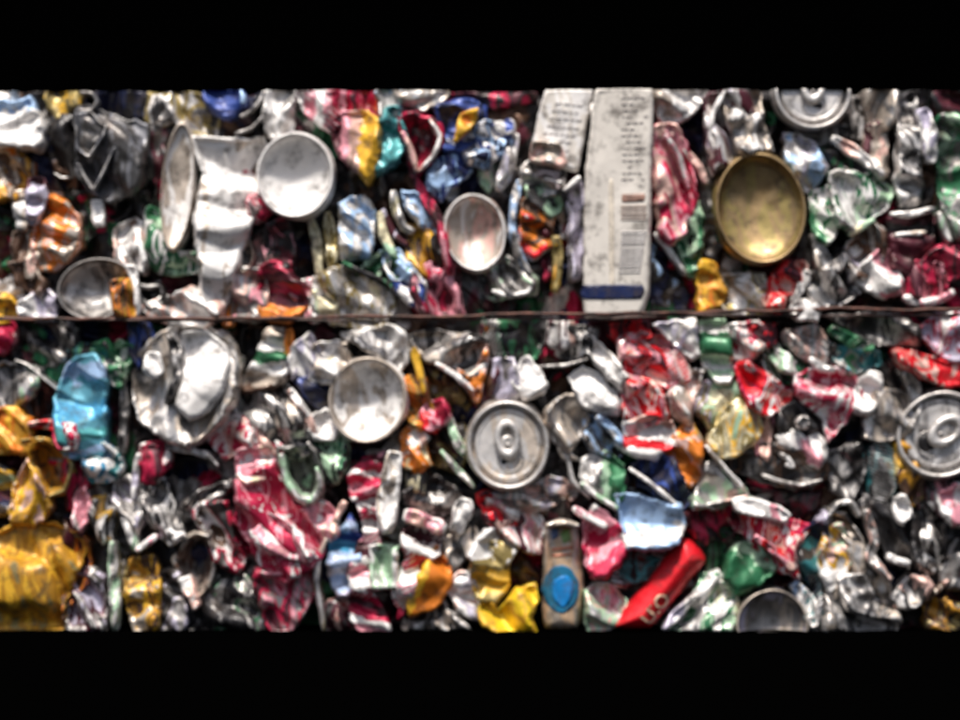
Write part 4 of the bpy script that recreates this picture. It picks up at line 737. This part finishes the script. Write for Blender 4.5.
crushed_can|can|hot pink dome shaped can right of the blue dot can|c f50 u.15|b120:PPPkPkkW|12|60|66.0,-102.6 72.6,-92.7 79.2,-97.7 90.7,-110.9 89.1,-120.8 79.2,-132.3 69.3,-134.0 66.8,-119.1
>pink_edge|||r4.9|kWk|14|0|57.7,-91.9 69.3,-99.3 79.2,-104.3
crushed_can|can|pale blue faceted can leaning against the navy one|c f60 u.3|b100:bWbbb|13|10|85.8,-86.1 99.0,-85.3 122.1,-91.1 124.6,-102.6 122.1,-112.5 112.2,-116.6 92.4,-115.8 89.9,-101.0
crushed_can|can|dark charcoal bowl below the pale blue faceted can|c f20 u-.1|KGTK|4|80|90.7,-119.1 115.5,-117.5 118.8,-124.1 105.6,-134.0 92.4,-140.6 82.5,-137.3
crushed_can|can|navy can with a long silver crease|c f30 u.05|NNBK|9|140|97.3,-66.3 112.2,-59.7 120.4,-64.7 130.3,-84.5 125.4,-92.7 113.8,-86.1 102.3,-77.9
>silver_crease|||r3.0|SWS|18|0|92.4,-67.1 105.6,-76.2 122.1,-90.2
crushed_can|can|green glazed round can beside the navy one|c f16 u.15|b0:WSMlggK|8|30|66.0,-63.0 79.2,-59.7 89.1,-68.0 90.7,-77.9 85.8,-87.8 74.2,-82.8 65.2,-72.9
>pale_crease|||r3.6|SlW|14|0|62.7,-76.2 72.6,-84.5 85.8,-92.7
metal_scrap|scrap|white pink ledge between the round lid and the navy can|c f15 u.2|FWSk|5|60|85.8,-53.1 112.2,-53.1 108.9,-59.7 94.0,-58.1
crushed_can|can|grey green pyramid folded can with light rims|c f30 u.1|MlSM|9|40|141.9,-68.0 148.5,-64.7 165.0,-82.8 166.6,-87.8 151.8,-89.4 132.0,-91.1 135.3,-82.8
>light_rim|||r3.0|SWe|14|0|140.2,-53.1 148.5,-63.0 165.0,-81.2
>light_rim|||r2.6|SFS|14|0|132.0,-92.7 148.5,-88.6 166.6,-84.5
crushed_can|can|maroon black wide shell under the grey green pyramid|c f20 u-.2|mKPm|2|70|127.0,-94.4 158.4,-89.4 158.4,-109.2 141.9,-112.5 127.0,-105.9
tube_can|can|bright red slanted slim tube with pale lettering|x4|RRR|17|0|80.8,-167.0 102.3,-140.6 125.4,-110.9 135.3,-115.0 141.1,-125.7 115.5,-157.1 105.6,-167.8
crushed_can|can|pink and cream crumpled can left of the red tube foot|c f17 u.2|kWSlF|8|60|67.6,-145.5 79.2,-140.6 89.1,-152.1 87.4,-162.0 75.9,-168.6 67.6,-168.6
crushed_can|can|grey blue dark can between the red tube and the charcoal bowl|c f16 u0|KGM|1|50|80.8,-140.6 105.6,-132.3 99.0,-145.5 89.1,-153.8
crushed_can|can|white green ridged can right of the red tube|c f14 u.2|WlgWS|8|120|115.5,-165.3 132.0,-150.5 138.6,-135.6 146.8,-134.0 156.2,-142.2 156.2,-167.8 118.8,-167.8
metal_strip|strip|lavender white blade at the foot of the red tube|r5.6|uWS|12|0|113.8,-167.8 125.4,-155.4 135.3,-145.5
crushed_can|can|black green can behind the glossy green dome|c u-.2|KgK|0|30|143.8,-105.9 158.6,-107.6 165.2,-119.1 153.6,-142.2 143.8,-132.3
crushed_can|can|glossy green dome shaped can|c f60 u.1 z|b60:ggglg|11|40|156.1,-124.1 161.9,-116.6 171.8,-117.5 183.3,-129.0 173.4,-137.3 160.2,-144.7 155.3,-135.6
crushed_can|can|red white folded can with a broad white flap|c f22 u.15|PRWPFR|8|40|153.6,-89.4 173.4,-97.7 193.2,-101.0 204.8,-104.3 194.9,-119.1 198.2,-134.0 185.0,-129.0 173.4,-115.8 158.6,-102.6
>white_flap|||c f40 u.35|WWk|17|30|155.3,-86.1 170.1,-85.3 186.6,-91.1 193.2,-96.0 188.3,-101.0 171.8,-97.7 158.6,-94.4
>pink_ridge|||r5.6|FkR|17|0|170.1,-109.2 183.3,-119.1 194.9,-130.7
crushed_can|can|grey violet round can base cut by the bottom edge|b 23.1 23.1 10|uMe|12|0|181.7,-165.3
crushed_can|can|cream green crumpled can left of the violet round base|c f15 u.25|ClWg|8|60|143.8,-142.2 155.3,-140.6 160.2,-152.1 153.6,-165.3 143.8,-167.0
metal_strip|strip|pale blue teal wall right of the violet round base|r8.9|bWTS|9|0|194.9,-138.9 204.8,-150.5 208.1,-167.0
crushed_can|can|navy teal narrow can right of the violet base|c f18 u.05|NTNK|6|0|203.1,-135.6 211.4,-138.9 214.7,-167.8 203.1,-167.8 208.1,-152.1
crushed_can|can|dark teal can with navy cap beside the red white folds|c f24 u.05 z|b90:TTGTNNu|9|20|201.5,-110.9 214.7,-96.0 216.3,-107.6 211.4,-129.0 203.1,-132.3 199.8,-122.4
metal_scrap|scrap|faded printed wrap with yellow and red specks|c f14 u.15|WYFlkS|10|80|214.7,-109.2 224.6,-104.3 229.5,-122.4 226.2,-137.3 218.0,-142.2 213.0,-127.4
crushed_can|can|large crinkled silver foil can in the lower right|c f15 u.1|SMGeS|8|40|216.3,-96.0 229.5,-97.7 241.1,-119.1 249.3,-132.3 257.6,-147.2 260.9,-160.4 257.6,-167.8 214.7,-167.8 216.3,-145.5 226.2,-135.6 229.5,-119.1
>foil_fold|||c f12 u.2|WSM|16|30|221.3,-135.6 237.8,-132.3 246.0,-145.5 239.4,-158.7 226.2,-155.4
metal_strip|strip|arched silver strip over the crinkled foil|r4.0|SWM|12|0|216.3,-97.7 222.9,-89.4 231.2,-88.6 236.1,-97.7
metal_strip|strip|long silver diagonal rail right of the crinkled foil|r6.6|SMFS|11|0|239.4,-92.7 246.0,-112.5 242.7,-122.4 255.9,-137.3
crushed_can|can|black shiny crumpled can right of the diagonal rail|c f14 u0|KKGKK|5|50|242.7,-89.4 255.9,-91.1 269.1,-107.6 269.1,-127.4 257.6,-125.7 249.3,-110.9
>white_glint|||r4.9|W|14|0|253.5,-121.6 259.2,-124.9 267.5,-126.5
crushed_can|can|second black shiny can with curled silver chips on the right|c f13 u.05|KKGKSK|4|30|269.1,-92.7 285.6,-89.4 290.6,-105.9 288.9,-122.4 279.0,-135.6 270.8,-124.1
foil_flake|flake|white round pebble like flake over the black shiny cans|c u.3|WW|11|40|259.2,-88.6 264.2,-86.9 266.7,-94.4 263.4,-101.0 260.1,-96.0
crushed_can|can|white pink knotted foil under the black shiny cans|c f14 u.2|WFGW|9|50|259.2,-145.5 269.1,-137.3 279.0,-137.3 280.7,-145.5 272.4,-152.1 260.9,-152.1
metal_strip|strip|salmon dim strip running to the right under the knotted foil|r3.3|Fne|8|0|262.5,-152.1 275.7,-150.5 285.6,-143.9 292.2,-137.3
crushed_can|can|olive rust crumpled can in the bottom right corner|c f14 u.05|onAKo|4|60|280.7,-152.1 292.2,-150.5 308.7,-158.7 308.7,-167.8 280.7,-167.8
crushed_can|can|black maroon can above the bottom right rust crumple|c u-.1|KmK|0|40|257.6,-158.7 272.4,-152.1 284.0,-150.5 308.7,-138.9 308.7,-160.4 282.3,-155.4 279.0,-167.8 259.2,-167.8
crushed_can|can|grey plain wall at the right border near the bottom|c u0|MMG|3|20|288.9,-132.3 297.2,-124.1 308.7,-122.4 308.7,-140.6 292.2,-142.2
crushed_can|can|white round bulge at the right border|c f40 u.25|WWk|8|60|287.3,-84.5 295.5,-79.5 308.7,-80.3 308.7,-101.0 297.2,-102.6 288.9,-94.4
crushed_can|can|black teal can with slate sheen in the upper right|c f18 u0|KGTK|5|20|237.8,-63.0 249.3,-53.1 257.6,-58.1 259.2,-74.6 251.0,-89.4 239.4,-82.8
crushed_can|can|black creased can left of the teal sheen|c f15 u0|KGMK|4|40|216.3,-59.7 237.8,-53.1 239.4,-68.0 232.8,-87.8 221.3,-79.5
crushed_can|can|ochre brown tapering can under the bordered grey lid|c f18 u.1|AnoA|6|0|259.2,-53.1 269.1,-56.4 274.1,-72.9 275.7,-84.5 269.1,-89.4 262.5,-74.6
crushed_can|can|plum pleated scrap between the ochre can and white bulge|c f13 u.05|mkGm|3|0|275.7,-76.2 288.9,-74.6 288.9,-87.8 277.4,-91.1
crushed_can|can|dark can with grey oval hoops above the red white folds|c f18 u-.05|KGnK|4|110|161.9,-59.7 185.0,-53.1 213.0,-63.0 214.7,-74.6 198.2,-79.5 173.4,-74.6 160.2,-68.0
>oval_hoop|||r2.3|MSM|12|0|175.1,-71.3 186.6,-75.4 199.8,-77.9 213.0,-74.6
>oval_hoop|||r3.3|WMS|12|0|186.6,-58.1 191.6,-61.4 194.9,-66.3 189.9,-64.7
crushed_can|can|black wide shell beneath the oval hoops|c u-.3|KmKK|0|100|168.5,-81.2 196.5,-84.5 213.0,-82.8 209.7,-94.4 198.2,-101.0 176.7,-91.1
metal_strip|strip|white pink pinch above the oval hoops|r4.9|WkS|11|0|203.1,-53.1 207.3,-59.7 208.9,-63.0
crushed_can|can|black grey crumpled can at the right above the white bulge row|c f14 u0|KMKS|2|60|236.1,-89.4 246.0,-87.8 242.7,-94.4 237.8,-96.0
crushed_can|can|black crinkled can filling the far right gap|c f14 u0|KGKS|3|50|290.6,-102.6 308.7,-101.0 308.7,-124.1 292.2,-122.4
crushed_can|can|black olive folded can left of the tabbed lid|c f15 u0|KnoG|1|40|-34.4,-40.6 -11.2,-42.5 -6.2,-56.2 -15.6,-68.8 -31.2,-63.8
crushed_can|can|dull black can between the tabbed lid and the white facets|c u-.2|KGK|-2|40|31.2,-21.9 50.0,-25.0 59.4,-43.8 46.9,-68.8 40.6,-50.0
metal_scrap|scrap|grey white curl right of the tabbed lid|r3.1|SM|10|0|42.5,-37.5 53.8,-56.2 57.5,-75.0 68.8,-86.2
"""

# ------------------------------------------------------------------ the pieces
def build():
    last = None; idx = 0
    for line in DATA.strip().split('\n'):
        idx += 1
        name, cat, label, ks, cols, z, ang, pts = line.split('|')
        child = name.startswith('>'); name = name.lstrip('>')
        z = float(z); z = z-6 if z <= 1 and not child else z
        ang = math.radians(float(ang)); rng = random.Random(idx*7919+13)
        P = [tuple(map(float, p.split(','))) for p in pts.split()]
        opts = ks.split(); kind = opts[0]; lam = 10.5; tu = .10; ka = 1.
        for o_ in opts[1:]:
            if o_[0] == 'f': lam = float(o_[1:])*.8
            if o_[0] == 'u': tu = float(o_[1:])
            if o_[0] == 'a': ka = float(o_[1:])
        if kind in 'bl' and len(P) == 1:
            rx, ry, rot = map(float, opts[1:4])
            last = (round_end(name, label, cat, kind, rx, ry, math.radians(rot), cols, z, P[0], rng), None, P[0]); continue
        par = None; 
        if kind[0] == 'r':
            out = ribbon_outline(P, float(kind[1:])); w = float(kind[1:])
            jag = .4; kw = dict(lam=11, amp=.55, dome=min(w*.32, 3.), roll=max(w*.32, .9), depth=22., g=1.0 if w < 8 else 1.3)
            if w >= 5.5: kw = dict(lam=9, amp=1.05, dome=1.4, roll=1.5, depth=24., lip=2.2, g=1.2)
        else:
            if kind in 'csh' and not child:
                q = np.array(P); m = q.mean(0); e = np.hypot(*(q-m).T)[:,None]; P = list(q+(q-m)/np.maximum(e, 1)*3.1)
            out = smooth_outline(P, 1.6, rng, 1.7 if not child else .8)
            kw = {'c': dict(lam=lam*1.5, amp=1.25, dome=1.8, roll=2.2, depth=26., lip=3.0, shrink=.97),
                  's': dict(lam=lam*1.6, amp=.7, dome=.9, roll=1.0, lip=1.2, depth=7. if child else 14.),
                  'h': dict(lam=lam*1.3, amp=.8, dome=3., roll=4., depth=26., hollow=True),
                  'x': dict(lam=30., amp=.07, dome=2.5, roll=3., depth=24.)}[kind[0]]
            if kind == 'x1': kw.update(lam=22., amp=.12)
            if kind[0] == 'x': jagx = .25; out = smooth_outline(P, 1.7, rng, .3)
            if kind == 'x4': kw.update(dome=13., roll=15., amp=.10)
            if kind == 'x3': kw.update(dome=9., roll=11., amp=.14)
        size = out.max(0)-out.min(0); kw['amp'] *= ka
        mat = print_material(cols, size, rng, rules=kind in 'cs' and cat == 'can' and 'z' not in ks)
        tx = rng.choice((-1, 1))*rng.uniform(.12, .42); tu = tu*1.2+rng.uniform(-.14, .14)
        tilt = (-tu if False else tu, tx)
        if kind[0] == 'r' : tilt = (.12, 0.)
        if kind[0] == 'x' : tilt = (.06, .0) if kind != 'x2' else (.03, .10)
        o, hf, c = scrap(name, out, z, mat, rng, ang=ang, tilt=tilt, **kw)
        if child:
            top = last[0]; o.parent = top; o.location = o.location - top.location
        else:
            tag(o, label, cat, GROUPS.get({'can':'can','scrap':'scrap','strip':'strip','flake':'flake'}.get(cat)))
            last = (o, hf, c)
            if kind[0] == 'x':
                if kind == 'x4':
                    lettering('UIO', o, hf, plain('pale_lettering', (.86,.50,.34), .4), (105.3, -165.0), 12., math.radians(51))
                else: printed(o, hf, int(kind[1:]), rng, c)

# ------------------------------------------------------------------ bale core, wires, surroundings
def core():
    """the packed metal behind the first layer: one crumpled block nobody could count the pieces of"""
    V, F = [], []
    rng = random.Random(5)
    def sheet(fn, nu, nv):
        b = len(V)
        for j in range(nv+1):
            for i in range(nu+1): V.append(fn(i/nu, j/nv))
        for j in range(nv):
            for i in range(nu):
                a = b+j*(nu+1)+i; F.append([a, a+1, a+nu+2, a+nu+1])
    def rough(x, y, z):
        p = Vector((x*.05, y*.05, z*.05))
        return (1-2*abs(noise.noise(p)))*7 + (1-2*abs(noise.noise(p*2.7)))*3.2
    L = HALF_L
    sheet(lambda u, v: (-L+2*L*u, 16-1.0*rough(-L+2*L*u, 0, BOT+(TOP-BOT)*v)*min(1, 20*min(v, 1-v, u, 1-u)), BOT+1.5+(TOP-BOT-3)*v), 420, 190)
    sheet(lambda u, v: (-L+2*L*u, 16+DEPTH*v, TOP-1.5-3*0-abs(rough(-L+2*L*u, DEPTH*v, 50))*.35*min(1, 20*min(v, 1-v, u, 1-u))), 180, 80)
    sheet(lambda u, v: (-L+2*L*u, 16+DEPTH*(1-v), BOT+1.5), 20, 10)
    sheet(lambda u, v: (-L+rough(3, DEPTH*(1-u), BOT+(TOP-BOT)*v)*min(1, 20*min(v, 1-v, u, 1-u))*.8, 16+DEPTH*(1-u), BOT+1.5+(TOP-BOT-3)*v), 80, 90)
    sheet(lambda u, v: (L-rough(9, DEPTH*u, BOT+(TOP-BOT)*v)*min(1, 20*min(v, 1-v, u, 1-u))*.8, 16+DEPTH*u, BOT+1.5+(TOP-BOT-3)*v), 80, 90)
    sheet(lambda u, v: (L-2*L*u, 16+DEPTH, BOT+1.5+(TOP-BOT-3)*v), 20, 10)
    m, nt, N, Lk = nodes_of('packed_scrap_metal')
    out = N('ShaderNodeOutputMaterial'); bs = N('ShaderNodeBsdfPrincipled'); Lk(bs.outputs[0], out.inputs[0])
    tc = N('ShaderNodeTexCoord'); vo = N('ShaderNodeTexVoronoi'); vo.inputs['Scale'].default_value = 42; vo.inputs['Randomness'].default_value = 1
    nz = N('ShaderNodeTexNoise'); nz.inputs['Scale'].default_value = 40
    mx = N('ShaderNodeMix'); mx.data_type = 'VECTOR'; mx.inputs['Factor'].default_value = .04
    Lk(tc.outputs['Object'], nz.inputs['Vector']); Lk(tc.outputs['Object'], mx.inputs['A']); Lk(nz.outputs['Color'], mx.inputs['B']); Lk(mx.outputs['Result'], vo.inputs['Vector'])
    rp = N('ShaderNodeValToRGB'); rp.color_ramp.interpolation = 'CONSTANT'
    cs = ['K','G','m','K','M','n','N','K','S','g','G','P']
    for i, cc in enumerate(cs):
        e = rp.color_ramp.elements[i] if i < 2 else rp.color_ramp.elements.new(i/12)
        e.position = i/12; e.color = (*[q*.95 for q in PAL[cc]], 1)
    sep = N('ShaderNodeSeparateColor'); Lk(vo.outputs['Color'], sep.inputs[0]); Lk(sep.outputs[0], rp.inputs[0])
    w = N('ShaderNodeGroup'); w.node_tree = WEAR; Lk(rp.outputs[0], w.inputs['Colour'])
    Lk(w.outputs['Colour'], bs.inputs['Base Color']); Lk(w.outputs['Roughness'], bs.inputs['Roughness']); Lk(w.outputs['Normal'], bs.inputs['Normal'])
    bs.inputs['Metallic'].default_value = .6
    me = mesh_from('packed_cans', [(x*MM, y*MM, z*MM) for x, y, z in V], F, m); o = link('packed_cans', me)
    o['kind'] = 'stuff'; tag(o, 'dense dark mass of packed crushed cans filling the bale behind its front layer', 'packed cans')

def wire(name, label, pts, r, zf, cols, twist=0.):
    """rusty baling wire hugging the pressed cans"""
    L = []
    n = 240
    xs = np.linspace(pts[0][0], pts[-1][0], n); ys = np.interp(xs, [p[0] for p in pts], [p[1] for p in pts])
    k = abs(hash(label)) % 7
    k = len(label) % 7
    V, F = [], []
    for i, (x, y) in enumerate(zip(xs, ys)):
        y += 1.6*noise.noise(Vector((x*.02, k, 0)))+.8*noise.noise(Vector((x*.07, k, 4)))
        z = zf + 4.5*noise.noise(Vector((x*.025, k, 8)))
        for j in range(10):
            a = 2*math.pi*j/10
            V.append((x*MM, -(z+r*math.cos(a))*MM, (y+r*math.sin(a))*MM))
    for i in range(n-1):
        for j in range(10): F.append([i*10+j, i*10+(j+1) % 10, (i+1)*10+(j+1) % 10, (i+1)*10+j])
    F.append(list(range(10))[::-1]); F.append([(n-1)*10+j for j in range(10)])
    # wraps round the bale's two ends
    m, nt, N, Lk = nodes_of('rusty_wire')
    out = N('ShaderNodeOutputMaterial'); bs = N('ShaderNodeBsdfPrincipled'); Lk(bs.outputs[0], out.inputs[0])
    tc = N('ShaderNodeTexCoord'); nz = N('ShaderNodeTexNoise'); nz.inputs['Scale'].default_value = 120; nz.inputs['Detail'].default_value = 6
    Lk(tc.outputs['Object'], nz.inputs['Vector'])
    rp = N('ShaderNodeValToRGB'); rp.color_ramp.elements[0].position = .35; rp.color_ramp.elements[1].position = .68
    rp.color_ramp.elements[0].color = (*cols[0], 1); rp.color_ramp.elements[1].color = (*cols[1], 1)
    Lk(nz.outputs['Fac'], rp.inputs[0]); Lk(rp.outputs[0], bs.inputs['Base Color']); bs.inputs['Roughness'].default_value = .55; bs.inputs['Metallic'].default_value = .4
    bp = N('ShaderNodeBump'); bp.inputs['Distance'].default_value = .0008; bp.inputs['Strength'].default_value = .6; Lk(nz.outputs['Fac'], bp.inputs['Height']); Lk(bp.outputs[0], bs.inputs['Normal'])
    o = link(name, mesh_from(name, V, F, m)); tag(o, label, 'wire', 'baling wires round the bale')

def surroundings():
    m, nt, N, L = nodes_of('matte_black')
    out = N('ShaderNodeOutputMaterial'); bs = N('ShaderNodeBsdfPrincipled'); L(bs.outputs[0], out.inputs[0])
    bs.inputs['Base Color'].default_value = (.0004,.0004,.0004,1); bs.inputs['Roughness'].default_value = 1; bs.inputs['Specular IOR Level'].default_value = 0
    # ground the bale rests on
    z = BOT*MM-.0002
    g = link('ground', mesh_from('ground', [(-30,-30,z),(30,-30,z),(30,30,z),(-30,30,z)], [[0,1,2,3]], m, False)); g['kind'] = 'structure'
    b = link('background', mesh_from('background', [(-14,4,z+.001),(14,4,z+.001),(14,4,9),(-14,4,9),(-14,4.1,z+.001),(14,4.1,z+.001),(14,4.1,9),(-14,4.1,9)],
             [[0,1,2,3],[5,4,7,6],[3,2,6,7],[4,0,3,7],[1,5,6,2]], m, False)); b['kind'] = 'structure'

def light_and_camera():
    w = bpy.data.worlds.new('World'); scene.world = w; w.use_nodes = True
    nt = w.node_tree; bg = nt.nodes['Background']; sky = nt.nodes.new('ShaderNodeTexSky'); sky.sky_type = 'NISHITA'; sky.sun_disc = False
    el, az = math.radians(SUN_EL), math.radians(SUN_AZ)      # az: compass bearing from +Y, clockwise
    sky.sun_elevation = el; sky.sun_rotation = az; sky.dust_density = 4.; sky.air_density = 1.; sky.ozone_density = 1.
    nt.links.new(sky.outputs[0], bg.inputs[0]); bg.inputs[1].default_value = SKY
    s = bpy.data.lights.new('sun', 'SUN'); s.energy = SUN; s.angle = math.radians(SUN_ANGLE); s.color = (1., .95, .88)
    so = bpy.data.objects.new('sun', s); scene.collection.objects.link(so)
    d = Vector((math.sin(az)*math.cos(el), math.cos(az)*math.cos(el), math.sin(el)))
    so.rotation_euler = (-d).to_track_quat('-Z', 'Y').to_euler()
    cam = bpy.data.cameras.new('camera'); co = bpy.data.objects.new('camera', cam); scene.collection.objects.link(co)
    D = 1.5; cam.sensor_width = 36; cam.lens = 36*D/.6; cam.clip_start = .05; cam.clip_end = 200
    co.location = (0, -D-.004, 0); co.rotation_euler = (math.radians(90), 0, 0)
    cam.dof.use_dof = True; cam.dof.focus_distance = D-FOCUS_OFF; cam.dof.aperture_fstop = FSTOP
    scene.camera = co
    scene.view_settings.view_transform = 'Standard'; scene.view_settings.look = 'None'; scene.view_settings.exposure = EXPO; scene.view_settings.gamma = 1
    scene.render.engine = 'CYCLES'

SUN_EL, SUN_AZ, SUN, SUN_ANGLE, SKY, EXPO = 66., 193., 4.7, 7., .085, .28
FOCUS_OFF, FSTOP = .12, 2.7
import time; t0 = time.time()
build(); print('pieces', round(time.time()-t0, 1), 's')
core()
wire('baling_wire', 'rusty brown baling wire running across the whole bale just above its middle', [(-345,24.5),(-240,25.5),(-60,26.5),(60,28.5),(200,31),(345,31.5)], 1.2, 15.5, ((.012,.006,.005),(.13,.05,.035)))
wire('baling_wire', 'thinner dark baling wire crossing just below the rusty brown one', [(-345,27.5),(-200,24.5),(-60,24.5),(60,25.5),(130,27.5),(345,28.0)], 0.8, 14.5, ((.012,.008,.007),(.11,.06,.05)))
surroundings(); light_and_camera()
